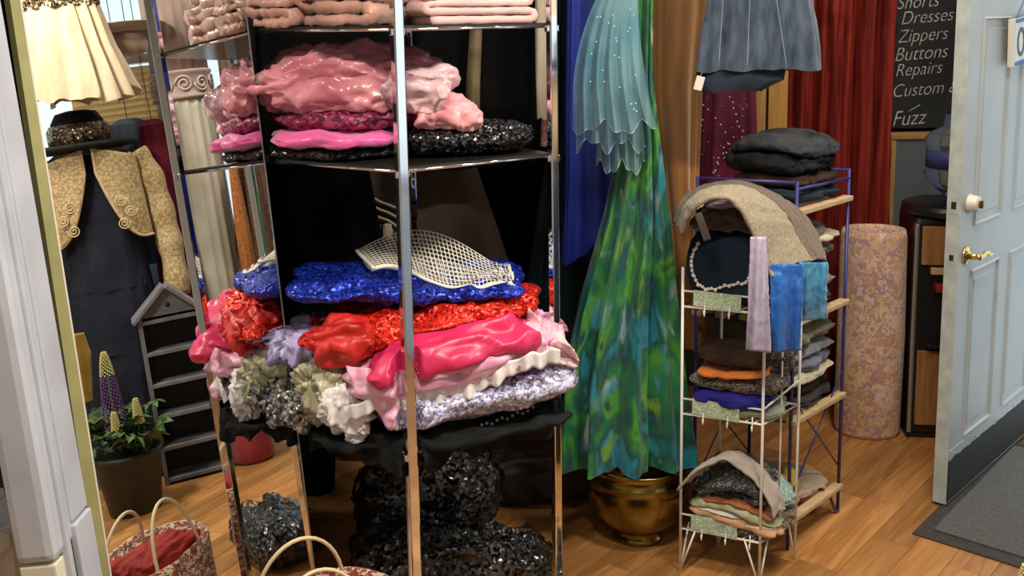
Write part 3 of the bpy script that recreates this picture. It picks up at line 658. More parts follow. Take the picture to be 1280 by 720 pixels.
item('sequined_blouse', 'bright red sequined top lying across the pile under the blue one', 'garment', (384, 668, 372, 438), 2.52, .34, 'redseq', zb=zb+.215, slope=.12, wr=.028, fr=6.5, seed=33, rz=rad(6), e=2.8, vee=.10, nx=80, ny=44, stretch=(.6, 1, 1.4))
item('satin_lining', 'plain red satin lining bulging from the red sequined top', 'garment', (398, 476, 395, 450), 2.42, .16, 'redsatin', zb=zb+.185, wr=.006, fr=14, seed=34, e=2.6, cr=.013, cf=24)
item('sequined_blouse', 'royal blue sequined top folded on the red one', 'garment', (366, 652, 338, 392), 2.56, .34, 'blueseq', zb=zb+.315, slope=-.02, wr=.020, fr=7, seed=36, rz=rad(4), e=3, vee=.08, nx=80, ny=40, stretch=(.6, 1, 1.5))
# ivory net bag: real mesh of strands
def netp(u, v):
    x = 446+190*u; yt = 330-46*sin(pi*min(1, u*.86+.14))**1.2+10*u
    y = yt+(22+42*sin(pi*u*.95+.1)**2+8*u)*v; D = 2.62-.16*v+.02*sin(u*8)
    return P(x+14*v*(1-u)+ (8*v), y, D)
bm = bmesh.new(); nu, nv = 36, 12
for i in range(nu+1): add_tube(bm, [netp(i/nu, j/24) for j in range(25)], .0014, 4)
for j in range(nv+1): add_tube(bm, [netp(i/60, j/nv) for i in range(61)], .0014, 4)
nb = thing('net_bag', 'ivory open net bag slumped over the blue sequined top', 'bag', P(545, 370, 2.5))
o = link('net', bm_mesh('net', bm), 'netcloth', nb); o.location = -nb.location; o['kind'] = 'stuff'
rimp = [netp(i/60, 1) for i in range(61)]; o = tube('drawstring_hem', rimp, .0055, 'netcloth', nb, 8); o.location = -nb.location
rimp = [netp(0, j/10) for j in range(11)]; o = tube('side_hem', rimp, .005, 'netcloth', nb, 8); o.location = -nb.location
rimp = [netp(1, j/10) for j in range(11)]; o = tube('side_hem', rimp, .005, 'netcloth', nb, 8); o.location = -nb.location
bm = bmesh.new()
for i in range(31): add_tube(bm, [netp(i/30, .45+.5*j/12)-Vector((.006, -.014, .012)) for j in range(13)], .0013, 4)
for j in range(7): add_tube(bm, [netp(i/60, .45+.5*j/6)-Vector((.006, -.014, .012)) for i in range(61)], .0013, 4)
o = link('inner_net', bm_mesh('inner_net', bm), 'netcloth', nb); o.location = -nb.location; o['kind'] = 'stuff'
# black cloth edges hanging over the front of the third shelf
for p0, p1, lb in ((RC+(shelf_poly(Z3, 545)[5]-RC)*.05, shelf_poly(Z3, 545)[5], 'black cloth edge hanging over the shelf near the mirror'), (RC+(RR-RC)*.05, RR-(RR-RC)*.05, 'black cloth edge hanging over the shelf beside the right post')):
    nn_ = Vector((p1.y-p0.y, -(p1.x-p0.x), 0)).normalized()
    if nn_.y > 0: nn_ = -nn_
    def blk(u, v, p0=p0, p1=p1, nn_=nn_):
        p = p0.lerp(p1, u); dr = .070+.035*noise.noise(Vector((u*5, p1.x*9, 0)))+.012*sin(u*21)
        return Vector((p.x, p.y, Z3+.026-dr*v))+nn_*(.010+.008*sin(u*33+v*2)*v+.012*noise.noise(Vector((u*7, v*2, p1.x)))*v+(-.03 if v == 0 else 0))
    tag(sheet('black_cloth', blk, 60, 16, .004, 'blackcloth', wr=.006, fr=14), lb, 'cloth')
# --- bundles in clear wrap on the floor under the rack
def wrapped(name, label, loc, size, rz, seed, slope=0):
    t = thing(name, label, 'bundle', loc, rz)
    pillow('sequin_cloth', size[0], size[1], size[2], 'blackscale', t, (0, 0, 0), wr=.020, fr=6, seed=seed, e=2.6, slope=slope, nx=80, ny=50, stretch=(.6, 1, 1), ridge=.5, cr=.012, cf=9)
    w = pillow('plastic_wrap', size[0]*1.04, size[1]*1.05, size[2]*1.06, 'wrap', t, (0, 0, .0), wr=.022, fr=9, seed=seed+.3, e=2.6, slope=slope, nx=90, ny=60, ridge=.9, stretch=(.6, 1, 1), cr=.014, cf=12)
    return t
M['blackscale'] = sequin('black_scale_sequins', (.003, .003, .004), (.20, .20, .21), 105, .85, .6, .22)
wrapped('wrapped_bundle', 'black sequined bundle in clear wrap rising tall under the rack', (-.28, 3.075, 0), (.44, .22, .32), rad(8), 41, .1)
wrapped('wrapped_bundle', 'flat black scaly sequined bundle in clear wrap with a pointed corner', (-.19, 2.835, 0), (.56, .22, .15), rad(6), 43, -.06)
wrapped('wrapped_bundle', 'long black scaly sequined bundle in clear wrap on the floor by the right post', (.31, 2.45, 0), (.36, .22, .16), rad(-12), 45)

# --- woven tote with hoop handles in front of the mirror
M['tote'] = pattern('red_cream_weave', [(.30, .03, .02), (.52, .38, .24), (.07, .02, .012), (.60, .48, .32), (.10, .03, .015)], 95, .05, .8, (1, 1, 2.0))
M['totelining'] = fabric('dark_red_cloth', (.20, .016, .014), (.32, .030, .024), 9, .7)
M['cane'] = plain('pale_cane', (.62, .50, .30), .45)
tb = thing('woven_tote', 'red and cream woven tote with pale cane hoop handles beside the mirror', 'bag', (-.455, 2.07, 0), rad(30))
def totef(r, z, a): return r*(1+.25*abs(cos(a))**2)*(1-.25*abs(sin(a))**2)*(1+.02*sin(9*a+z*20))
lathe('bag_body', [(.10, 0), (.125, .02), (.15, .15), (.155, .30), (.150, .40), (.140, .40), (.14, .34), (.0001, .34)], 'tote', tb, 48, fn=totef)
pillow('dark_red_scarf', .22, .15, .06, 'totelining', tb, (.02, 0, .355), wr=.02, fr=10, seed=3)
for s in (-1, 1):
    pts = [(.105*cos(a), s*.08*(1-.35*sin(a)), .36+(.165 if s > 0 else .14)*sin(a)) for a in [pi*k/18 for k in range(19)]]
    tube('hoop_handle', pts, .0045, 'cane', tb, 8)

# ================================================================== GARMENTS HANGING BEHIND THE RACK
M['rail'] = plain('dark_steel', (.03, .03, .032), .35, .6)
def rail(label, x0, x1, y, z):
    t = thing('garment_rail', label, 'rail', ((x0+x1)/2, y, 0)); h = (x1-x0)/2
    tube('bar', [(-h, 0, z), (h, 0, z)], .013, 'rail', t, 12)
    for s in (-1, 1): tube('hanger_rod', [(s*(h-.08), 0, z), (s*(h-.08), 0, ZC)], .006, 'rail', t, 8)
RZ = 2.10
rail('dark steel garment rail hanging from the ceiling, holding the floral dress', -.05, 1.25, 3.06, RZ)
rail('dark steel garment rail hanging from the ceiling, holding the black dresses', -1.0, 1.15, 3.45, RZ)
def gar(name, label, cat, D, pts, hy, mat, shoulders=None, **k):
    """pts = (y, x left, x right) of the silhouette at distance D, top to bottom"""
    mid = P((pts[0][1]+pts[0][2])/2, pts[0][0], D); t = thing(name, label, cat, (mid.x, D, 0)); rows = []
    a, b_ = P(pts[0][1], pts[0][0], D), P(pts[0][2], pts[0][0], D); hx = (b_.x-a.x)/2
    sh = shoulders or hx
    rows += [(1.99, 0, 0, .03, .02), (1.95, 0, 0, sh*.8, hy*.5), (1.86, 0, 0, sh, hy*.8)]
    for y, xl, xr in pts:
        a, b_ = P(xl, y, D), P(xr, y, D); rows.append(((a.z+b_.z)/2, (a.x+b_.x)/2-mid.x, 0, (b_.x-a.x)/2, hy))
    k.setdefault('pleats', 7); k.setdefault('nz', 60)
    o = hang('cloth', rows, mat, t, **k)
    yr = 3.06 if abs(D-3.06) < abs(D-3.45) else 3.45
    tube('hanger_hook', catmull([(0, 0, 1.98), (0, 0, 2.06), (0, (yr-D)*.9, 2.12), (0, yr-D, RZ+.018), (0, yr-D+.018, RZ)], 5), .0025, 'rail', t, 6)
    return t
M['brownwool'] = fabric('brown_grey_wool', (.10, .074, .054), (.14, .105, .08), 5, .9, .1)
M['tealdark'] = fabric('dark_teal_satin', (.004, .020, .030), (.010, .040, .055), 5, .5, .2, stretch=(1, 1, .2))
M['royal'] = fabric('royal_blue_chiffon', (.008, .018, .22), (.022, .055, .44), 5, .45, .3, stretch=(3, 3, .3))
M['goldsatin'] = fabric('gold_satin', (.14, .10, .05), (.28, .21, .12), 20, .3, .2)
M['creamcloth'] = fabric('cream_cloth', (.55, .48, .36), (.68, .61, .48), 8, .8, .3, stretch=(2, 2, .5))
M['plaid'] = pattern('pink_plaid', [(.62, .30, .30), (.72, .58, .52), (.55, .20, .24)], 40)
M['velvet'] = fabric('golden_brown_velvet', (.16, .060, .010), (.36, .15, .025), 4, .6, .6, stretch=(6, 6, .5))
M['maroon'] = fabric('maroon_chiffon', (.11, .006, .030), (.20, .014, .055), 5, .55, .3, stretch=(4, 4, .4))
M['denim'] = fabric('mid_blue_denim', (.030, .050, .085), (.105, .14, .20), 14, .85, .2, 420, .5, stretch=(3, 3, .8))
M['denimdark'] = fabric('dark_denim', (.014, .022, .036), (.035, .05, .075), 12, .9, .2, 420, .5)
M['denimseam'] = plain('pale_denim_seam', (.26, .31, .38), .8); M['thread'] = plain('tan_thread', (.40, .32, .2), .8)
M['floralgown'] = watercolor('green_blue_floral_chiffon', [(.004, .03, .12), (.006, .14, .32), (.012, .26, .34), (.004, .07, .07), (.01, .18, .06), (.08, .34, .03), (.006, .06, .05), (.008, .06, .22)], 7.5, (1, 1, .5))
M['aqua'] = sheer('aqua_tulle', (.10, .30, .38), (.22, .44, .52), .50, 8, .5)
M['aquaedge'] = plain('aqua_edging', (.28, .55, .58), .5)
M['pearl'] = plain('pearl_bead', (.8, .78, .74), .2)
gar('black_dress', 'long black dress hanging behind the rack next to the mirror', 'dress', 3.45, [(20, 318, 500), (200, 326, 458), (330, 332, 482), (560, 352, 418), (705, 384, 414)], .05, 'blackvelvet', pleats=8, amp=(.01, .05), seed=1)
gar('black_dress', 'short black dress hanging behind the second shelf of the rack', 'dress', 3.42, [(20, 505, 680), (150, 505, 675), (208, 500, 668)], .06, 'blackvelvet', pleats=8, amp=(.01, .05), seed=2)
gar('black_dress', 'long black dress hanging between the wool coat and the teal dress', 'dress', 3.90, [(20, 560, 690), (220, 575, 690), (480, 600, 720)], .06, 'blackvelvet', pleats=9, amp=(.01, .06), seed=12)
ct = gar('wool_coat', 'brown-grey wool coat with striped piping hanging behind the rack', 'coat', 3.60, [(20, 470, 600), (200, 448, 590), (340, 452, 636), (520, 440, 660)], .07, 'brownwool', pleats=6, amp=(.005, .05), seed=3)
for k, (dy, mat_) in enumerate(((0, 'creamcloth'), (5, 'blackvelvet'), (10, 'creamcloth'), (15, 'blackvelvet'), (20, 'creamcloth'))):
    tube('piping', [p-ct.location for p in catmull([P(462, 245+dy, 3.53), P(468, 248+dy, 3.525), P(475, 252+dy, 3.522), P(486, 256+dy, 3.52), P(500, 262+dy*1.2, 3.52)], 5)], .0042, mat_, ct, 6)
pillow('buckle', .035, .02, .06, 'creamcloth', ct, P(485, 300, 3.515)-ct.location, wr=.004, fr=30)
gar('gold_scarf', 'narrow gold satin scarf hanging between black dresses', 'scarf', 3.30, [(30, 588, 603), (90, 584, 601), (152, 581, 600)], .012, 'goldsatin', pleats=3, amp=(.05, .12), seed=4)
gar('cream_sleeve_blouse', 'cream blouse sleeve hanging beside the right chrome post', 'blouse', 3.18, [(0, 668, 694), (80, 669, 692), (148, 671, 690)], .025, 'creamcloth', pleats=4, amp=(.03, .10), seed=5)
gar('plaid_scarf', 'pink plaid scarf hanging under the cream sleeve', 'scarf', 3.28, [(60, 678, 692), (140, 677, 692), (182, 676, 692)], .015, 'plaid', pleats=3, amp=(.03, .08), seed=6)
gar('teal_dress', 'dark teal satin dress hanging behind the royal blue one', 'dress', 3.72, [(0, 690, 735), (190, 684, 745), (330, 664, 762), (480, 650, 775)], .07, 'tealdark', pleats=8, amp=(.01, .10), seed=7)
gar('blue_dress', 'royal blue chiffon dress with a slanted hem hanging beside the floral gown', 'dress', 3.30, [(0, 706, 770), (110, 704, 774), (230, 703, 778), (306, 702, 776)], .06, 'royal', pleats=5, amp=(.03, .12), seed=8, hemslope=.75)
gar('navy_dress', 'dark navy chiffon dress hanging behind the floral gown', 'dress', 3.50, [(0, 740, 790), (150, 742, 792), (330, 735, 800), (430, 730, 800)], .05, 'tealdark', pleats=6, amp=(.02, .1), seed=9)
fg = gar('floral_gown', 'green and blue floral chiffon gown hanging over the brass pot', 'gown', 3.05, [(0, 786, 813), (95, 783, 812), (180, 776, 822), (270, 758, 832), (380, 728, 840), (480, 708, 848), (550, 704, 856), (574, 703, 857)], .10, 'floralgown', pleats=9, amp=(.01, .17), seed=11, nt_=200, nz=90, hem=.008, hemslope=.04)
# aqua tulle ruffle: three sheer layers with wired, curly hems
ru = thing('tulle_ruffle_top', 'aqua sheer tulle top with curly ruffled hem over the floral gown', 'top', (P(775, 0, 2.86).x, 2.86, 0))
for q_, (yh, xl, xr, dd) in enumerate(((160, 716, 822, 0), (182, 720, 806, .03), (210, 745, 806, .06))):
    def rf(u, v, yh=yh, xl=xl, xr=xr, dd=dd, q_=q_):
        wv_ = v**.75; x0 = 762+(xl-762)*sin(min(1, v*1.25)*pi/2)**.8; x1 = 797+(xr-797)*v**2.2
        x = x0+(x1-x0)*u; y = -30+(yh+30)*v+(7*sin(u*13+q_*2)+4*sin(u*29+q_))*v**5
        p = P(x, y, 2.86+dd-.05*sin(pi*u)*(.3+v)+.030*v*v*sin(u*34+q_)); return p-ru.location
    sheet('tulle_layer', rf, 90, 40, 0, 'aqua', ru)
    tube('hem_wire', [rf(i/120, 1) for i in range(121)], .0013, 'aquaedge', ru, 5)
tube('hanger_hook', [(0, 0, P(775, -30, 2.86).z-.01), (0, .05, 2.06), (0, .2, RZ+.018), (0, .215, RZ)], .0025, 'rail', ru, 6)
bm = bmesh.new(); rb = random.Random(4)
for k in range(26):
    x, y = rb.uniform(735, 800), rb.uniform(5, 160)
    blob(bm, P(x, y, 2.80)-ru.location, .0022, 6, 4)
o = link('beads', bm_mesh('beads', bm), 'pearl', ru); o['kind'] = 'stuff'
gar('velvet_dress', 'golden brown velvet dress hanging beside the floral gown', 'dress', 3.28, [(0, 812, 890), (110, 814, 878), (230, 826, 872), (330, 834, 884), (430, 836, 890)], .06, 'velvet', pleats=6, amp=(.02, .08), seed=13)
md = gar('beaded_dress', 'maroon chiffon dress sewn with lines of small beads', 'dress', 3.42, [(20, 872, 938), (100, 868, 942), (225, 861, 944), (254, 860, 944)], .05, 'maroon', pleats=5, amp=(.01, .07), seed=14)
bm = bmesh.new()
for (xa, ya, xb, yb_, n_) in ((912, 122, 932, 180, 9), (932, 180, 930, 222, 7), (884, 236, 908, 180, 10), (872, 200, 876, 150, 8), (918, 172, 895, 215, 6), (880, 130, 905, 165, 5)):
    for k in range(n_):
        t = k/(n_-1); x = xa+(xb-xa)*t+rb.uniform(-2, 2); y = ya+(yb_-ya)*t+rb.uniform(-2, 2); blob(bm, P(x, y, 3.355)-md.location, .0030, 6, 4)
for k in range(40): blob(bm, P(rb.uniform(870, 936), rb.uniform(122, 236), 3.355)-md.location, .0016, 6, 4)
o = link('beads', bm_mesh('beads', bm), 'pearl', md); o['kind'] = 'stuff'
dj = gar('denim_jacket', 'mid blue denim jacket with a hem band hanging above the jeans pile', 'jacket', 2.98, [(-20, 888, 1016), (40, 878, 1026), (88, 872, 1030)], .045, 'denim', pleats=3, amp=(.05, .10), seed=15.4, hem=.012, wr=.010, fr=7)
o = hang('hem_band', [(P(950, 84, 2.98).z, 0, .012, (P(984, 84, 2.98).x-P(872, 84, 2.98).x)/2, .035), (P(950, 100, 2.98).z, -.005, .012, .128, .034), (P(950, 113, 2.98).z, -.03, .012, .085, .03)], 'denimdark', dj, (P(928, 84, 2.98).x-dj.location.x, 0, 0), nz=12, pleats=4, amp=(.02, .03), seed=3)
for (xa, xb) in ((968, 984), (938, 934), (905, 898)): tube('seam', [P(xa+(xb-xa)*t/8, -18+105*t/8, 2.918-.004*sin(t))-dj.location for t in range(9)], .0012, 'denimseam', dj, 6)
bm = bmesh.new(); add_box(bm, -.012, .012, -.001, .001, -.02, .02, .0005, Matrix.Translation(P(874, 104, 2.92)-dj.location) @ Matrix.Rotation(rad(15), 4, 'Y')); tg = link('price_tag', bm_mesh('price_tag', bm), 'signwhite', dj, smooth=False); tg['label'] = 'small white paper tag'
tube('tag_string', [P(874, 98, 2.92)-dj.location, P(878, 90, 2.93)-dj.location], .0008, 'thread', dj, 5)
# dark bundles on the floor behind the rack
M['darkbag'] = fabric('dark_brown_bag', (.014, .008, .005), (.028, .016, .009), 5, .6, .1)
M['greydark'] = fabric('dark_grey_cloth', (.02, .02, .02), (.045, .045, .042), 6, .8, .1)
item('garment_sack', 'dark brown garment sack lying on the floor behind the rack', 'sack', (590, 742, 560, 668), 3.38, .22, 'darkbag', zb=.0, wr=.02, fr=7, seed=51, e=4)
item('folded_coat', 'dark grey coat heaped on top of the brown garment sack', 'coat', (590, 704, 392, 560), 3.38, .17, 'greydark', zb=.31, wr=.03, fr=6, seed=52, e=3, lay=4)
# brass pot
bp = thing('brass_pot', 'round aged brass pot standing under the floral gown', 'pot', (P(798, 690, 3.09).x, 3.09, 0))
lathe('pot_body', [(1.3*r_, .95*z_) for r_, z_ in [(.055, .0), (.062, .004), (.060, .014), (.050, .030), (.056, .040), (.092, .070), (.118, .115), (.128, .165), (.130, .205), (.126, .225), (.131, .230), (.131, .238), (.126, .243), (.128, .272), (.134, .282), (.130, .287), (.122, .280), (.118, .2), (.0001, .19)]], 'oldbrass', bp, 64)

# ================================================================== BACK OF THE ROOM
M['redcurtain'] = fabric('deep_red_curtain', (.09, .007, .006), (.34, .035, .022), 6, .7, .4, stretch=(6, 6, .35))
def cur(u, v):
    x = P(976+140*u, 150, 4.30).x; y = 4.265+.040*sin(u*26+1.6*sin(u*7))+.014*sin(u*71+v*2); return Vector((x, y, 2.5-2.46*v))
tag(sheet('red_curtain', cur, 190, 24, .004, 'redcurtain', wr=.01, fr=7, seed=2), 'deep red gathered curtain hanging on the back wall beside the chalkboard', 'curtain')
tc = thing('curtain_rod', 'dark rod carrying the red curtain on the back wall', 'rod', (P(1045, 0, 4.265).x, 4.265, 2.5)); tube('rod', [(-.4, 0, .0), (.4, 0, .0)], .012, 'rail', tc, 10)
for s in (-.36, .36): tube('rod_bracket', [(s, 0, 0), (s, .185, 0)], .008, 'rail', tc, 8)
for xa, xb, nm, lb in ((944, 958, 'oak', 'narrow dark oak board standing against the back wall'), (961, 985, 'slat2', 'wide yellow pine board standing against the back wall')):
    if nm == 'slat2': M['slat2'] = wood('yellow_pine', (.42, .22, .05), (.55, .31, .085), 2, 6, .5)
    a, b_ = P(xa, 120, 4.2), P(xb, 120, 4.2); tag(box('wooden_board', a.x, b_.x, 4.2, 4.225, 0, 2.1, nm, None, .003), lb, 'board')
# chalkboard with the list of services
cb0, cb1 = P(1103, 161, 4.40), P(1216, 161, 4.40)
cb = thing('chalkboard', 'black chalkboard handwritten with a list of sewing services', 'chalkboard', (cb0.x, 4.40, cb0.z))
cw = cb1.x-cb0.x; box('slate', 0, cw, 0, .02, 0, .92, 'slate', cb, .003)
for tx, px, py, sz in (('Hems', 1122, -14, .085), ('Shorts', 1120, 12, .080), ('Dresses', 1125, 31, .080), ('Zippers', 1121, 54, .080), ('Buttons', 1117, 77, .084), ('Repairs', 1118, 96, .078), ('Custom &', 1114, 122, .080), ('Fuzz', 1114, 158, .094)):
    if tx == 'Hems': continue
    p = P(px, py, 4.40)-cb.location
    text_mesh('chalk_line', tx, sz, 'chalk', cb, Matrix.Translation((p.x, -.0012, p.z)) @ Matrix.Rotation(-rad(4), 4, 'Y') @ Matrix.Rotation(pi/2, 4, 'X') @ Matrix.Diagonal((.86, 1, 1, 1)), .35, .0006, -.0012)
pa, pb = P(1136, 139, 4.40)-cb.location, P(1150, 131, 4.40)-cb.location; tube('chalk_stroke', [(pa.x, -.001, pa.z), (pb.x, -.001, pb.z)], .0022, 'chalk', cb, 5)
# framed grey panel leaning under the chalkboard
fp0, fp1 = P(1108, 166, 4.362), P(1216, 166, 4.362); fw = fp1.x-fp0.x; fh = fp0.z
fp = thing('framed_panel', 'oak framed grey glass panel standing below the chalkboard', 'panel', (fp0.x, 4.362, 0))
box('glass', .03, fw-.03, .008, .014, .04, fh-.02, 'greyglass', fp); box('stile', 0, .045, 0, .03, 0, fh-.03, 'oak', fp, .003); box('stile', fw-.045, fw, 0, .03, 0, fh-.03, 'oak', fp, .003); box('top_rail', -.012, fw+.012, -.006, .034, fh-.03, fh, 'oakh', fp, .004); box('bottom_rail', .045, fw-.045, .002, .03, 0, .05, 'oakh', fp, .003)
# roll of printed batting
M['rollprint'] = pattern('peach_floral_print', [(.55, .30, .20), (.70, .45, .32), (.62, .38, .30), (.42, .27, .34), (.72, .52, .22), (.74, .56, .46)], 24, .5, .85)
rl0 = Vector((1.405, 3.90, 0)); ro = thing('fabric_roll', 'upright roll of peach floral printed batting beside the water cooler', 'roll', rl0, rad(-8))
lathe('roll_body', [(.108, 0), (.116, .02), (.117, .4), (.113, .80), (.108, .826), (.085, .828), (.080, .80), (.0001, .80)], 'rollprint', ro, 56, fn=lambda r, z, a: r*(1+.10*abs(cos(a))-.10*abs(sin(a)))*(1+.012*sin(7*a+z*6)))
tube('roll_spiral', [((.02+.075*k/90)*cos(k*.25), (.02+.075*k/90)*.85*sin(k*.25), .815) for k in range(91)], .008, 'rollprint', ro, 6)
# water cooler
M['cooler_wood'] = wood('cooler_wood', (.26, .11, .035), (.40, .20, .075), 2, 6, .4)
wc = thing('water_cooler', 'black water cooler with wood-look panels standing behind the open door', 'water cooler', (1.70, 3.93, 0), rad(-8))
box('cabinet', -.15, .15, -.13, .15, .02, .88, 'blackplastic', wc, .02); box('plinth', -.15, .15, -.12, .15, 0, .02, 'blackplastic', wc, .002)
box('lower_panel', -.125, .125, -.142, -.128, .06, .36, 'cooler_wood', wc, .004); box('upper_panel', -.125, .125, -.142, -.128, .70, .85, 'cooler_wood', wc, .004)
box('side_strip', -.152, -.138, -.148, -.128, .03, .86, 'silver', wc, .004); box('side_strip', .138, .152, -.148, -.128, .03, .86, 'silver', wc, .004)
box('drip_tray', -.10, .10, -.19, -.13, .385, .40, 'blackplastic', wc, .004); box('tap', -.075, -.045, -.175, -.13, .60, .63, 'redplastic', wc, .006); box('tap', .0, .03, -.175, -.13, .60, .63, 'bluelabel', wc, .006); box('tap_ledge', -.09, .06, -.152, -.13, .665, .69, 'slat', wc, .003)
lathe('top_collar', [(.165, .88), (.172, .89), (.170, .915), (.15, .925), (.10, .93), (.0001, .93)], 'blackplastic', wc, 48)
wb = thing('water_bottle', 'upturned clear water bottle with a blue label on the cooler', 'bottle', (1.715, 3.93, .931), rad(-8))
lathe('bottle', [(.03, 0), (.035, .02), (.085, .06), (.108, .09), (.110, .11), (.102, .125), (.102, .20), (.110, .215), (.110, .24), (.090, .262), (.045, .285), (.04, .33), (.0001, .332)], 'bottle', wb, 48)
lathe('label_band', [(.1035, .128), (.1045, .128), (.1045, .195), (.1035, .195)], 'bluelabel', wb, 48)

# ================================================================== WHITE WIRE RACK
A0, B0, C0 = Vector((.487, 2.869, 0)), Vector((.701, 2.77, 0)), Vector((.846, 2.922, 0)); D0 = A0+C0-B0
wr_ = thing('wire_rack', 'white enamelled wire rack with three tiers and glitter labels', 'rack', B0)
def wl(p, z): return Vector((p.x-B0.x, p.y-B0.y, z))
for p, zt in ((A0, .94), (B0, .94), (C0, .94), (D0, .94)): tube('post', [wl(p, .0), wl(p, zt)], .0044, 'white', wr_, 8)
Mm = (B0+C0)/2; tube('side_upright', [wl(Mm, .135), wl(Mm, .94)], .003, 'white', wr_, 8)
for p, q_ in ((A0, B0), (B0, A0), (B0, C0), (C0, B0), (D0, C0), (A0, D0), (D0, A0)):
    f_ = p+(q_-p).normalized()*.045; tube('leg_brace', [wl(p, .004), wl(f_, .14)], .003, 'white', wr_, 6)
M['glitter'] = pattern('green_silver_glitter', [(.42, .55, .40), (.62, .70, .60), (.34, .48, .28), (.80, .84, .60), (.30, .46, .52), (.22, .36, .20)], 85, .2, .5)
for z in (.825, .50, .140):
    sh = tube('tier_frame', [wl(A0, z), wl(B0, z), wl(C0, z), wl(D0, z)], .0036, 'white', wr_, 8, closed=True)
    tube('tier_lip', [wl(A0, z+.045), wl(B0, z+.045)], .003, 'white', sh, 8); tube('tier_lip', [wl(B0, z+.045), wl(C0, z+.075)], .003, 'white', sh, 8)
    for k in range(1, 9):
        t = k/9; tube('shelf_wire', [wl(A0.lerp(B0, t), z), wl(D0.lerp(C0, t), z)], .0018, 'white', sh, 6)
    for t in (.28, .58, .88):
        p = A0.lerp(B0, t); n_ = Vector((-.06, -.13, 0)).normalized()*.012
        tube('hook', [wl(p, z+.02)+n_*.3, wl(p, z-.018)+n_*.5, wl(p, z-.02)+n_, wl(p, z-.004)+n_*1.2], .0022, 'white', sh, 6)
    a, b_ = A0.lerp(B0, .14), A0.lerp(B0, .72); dr = (b_-a); nrm = Vector((dr.y, -dr.x, 0)).normalized()*.006
    vq = [wl(a, z+.006)+nrm, wl(b_, z-.002)+nrm, wl(b_, z+.048)+nrm, wl(a, z+.052)+nrm]; n2 = nrm*.3
    link('glitter_label', mesh('glitter_label', vq+[p-n2 for p in vq], [(0, 1, 2, 3), (7, 6, 5, 4), (0, 4, 5, 1), (1, 5, 6, 2), (2, 6, 7, 3), (3, 7, 4, 0)]), 'glitter', sh, smooth=False)
ra = math.atan2(B0.y-A0.y, B0.x-A0.x)     # rack front direction
cen = (A0+C0)/2
def on(z, dx=0, dy=0): return (cen.x+dx, cen.y+dy, z)
M['navy'] = fabric('navy_cotton', (.006, .014, .030), (.012, .026, .050), 7, .8, .2)
M['pom'] = fabric('ivory_trim', (.55, .55, .50), (.75, .74, .68), 60, .8)
M['brownsuede'] = fabric('brown_suede', (.045, .034, .030), (.10, .080, .072), 14, .85, .3)
M['tweed'] = pattern('grey_tan_tweed', [(.20, .155, .10), (.38, .31, .21), (.07, .05, .03), (.50, .43, .31)], 105, .4, .9, (1, 1, 1), False, .6)
M['browntweed'] = pattern('brown_tweed', [(.09, .055, .035), (.17, .115, .08), (.035, .022, .015), (.24, .17, .12)], 100, .4, .9, (1, 1, 1), False, .6)
M['lilacsilk'] = fabric('lilac_silk', (.34, .31, .46), (.54, .49, .64), 6, .3, .2, stretch=(3, 3, .3), cst=.05)
M['bluesilk'] = fabric('bright_blue_silk', (.008, .075, .36), (.025, .17, .60), 6, .3, .2, stretch=(3, 3, .3), cst=.05)
M['blueorg'] = sheer('pale_blue_organza', (.03, .24, .50), (.10, .38, .58), .7, 20)
cz = .829
cu = thing('navy_cushion', 'navy cushion with ivory pompom trim on the top tier of the wire rack', 'cushion', (cen.x-.030, cen.y-.004, cz), ra)
pillow('cover', .25, .17, .23, 'navy', cu, (0, 0, 0), wr=.006, fr=6, seed=61, e=4, ez=2.6)
trim = catmull([Vector(p)-cu.location for p in (P(874, 304, 2.76), P(868, 314, 2.755), P(865, 326, 2.75), P(867, 342, 2.735), P(876, 357, 2.715), P(890, 361, 2.70), P(912, 356, 2.69), P(932, 352, 2.68), P(944, 338, 2.68))], 8)
irm = Matrix.Rotation(-ra, 3, 'Z'); trim = [irm @ p for p in trim]
cvm = [c for c in cu.children if c.name.startswith('cover')][0].data
from mathutils.bvhtree import BVHTree
cvb = BVHTree.FromPolygons([v.co.copy() for v in cvm.vertices], [tuple(p.vertices) for p in cvm.polygons])
def snap(p):                                  # the trim is sewn on: it follows the cushion
    o_ = irm @ (OC-cu.location); h = cvb.ray_cast(o_, (p-o_).normalized())
    if h[0] is None: h = cvb.find_nearest(p)
    return h[0]+(h[1] if h[1].dot(o_-h[0]) > 0 else -h[1])*.003
trim = [snap(p) for p in trim]
bm = bmesh.new(); add_tube(bm, trim, .0028, 6)
for k in range(0, len(trim), 2): blob(bm, trim[k]+Vector((0, -.002, .004*sin(k))), .0052, 7, 5)
link('pompom_trim', bm_mesh('pompom_trim', bm), 'pom', cu)
tag(pillow('suede_bag', .22, .15, .085, 'brownsuede', None, (cen.x-.03, cen.y-.025, cz+.222), ra-.1, wr=.022, fr=12, seed=62, e=3, lay=3, droop=.03), 'brown suede bag flopped over the navy cushion', 'bag')
def strap(u, v): return P(868+12*u+9*v, 268+34*u-3*v, 2.705-.004*sin(pi*u))
tag(sheet('suede_strap', strap, 16, 6, .004, 'brownsuede'), 'brown suede strap with pale edging hanging over the navy cushion', 'strap')
tag(pillow('lilac_scarf', .14, .08, .03, 'lilacsilk', None, (cen.x-.05, cen.y-.04, cz+.280), ra+.25, wr=.01, fr=14, seed=63, slope=.12), 'lilac silk scarf bunched under the arch of the tweed wrap', 'scarf')
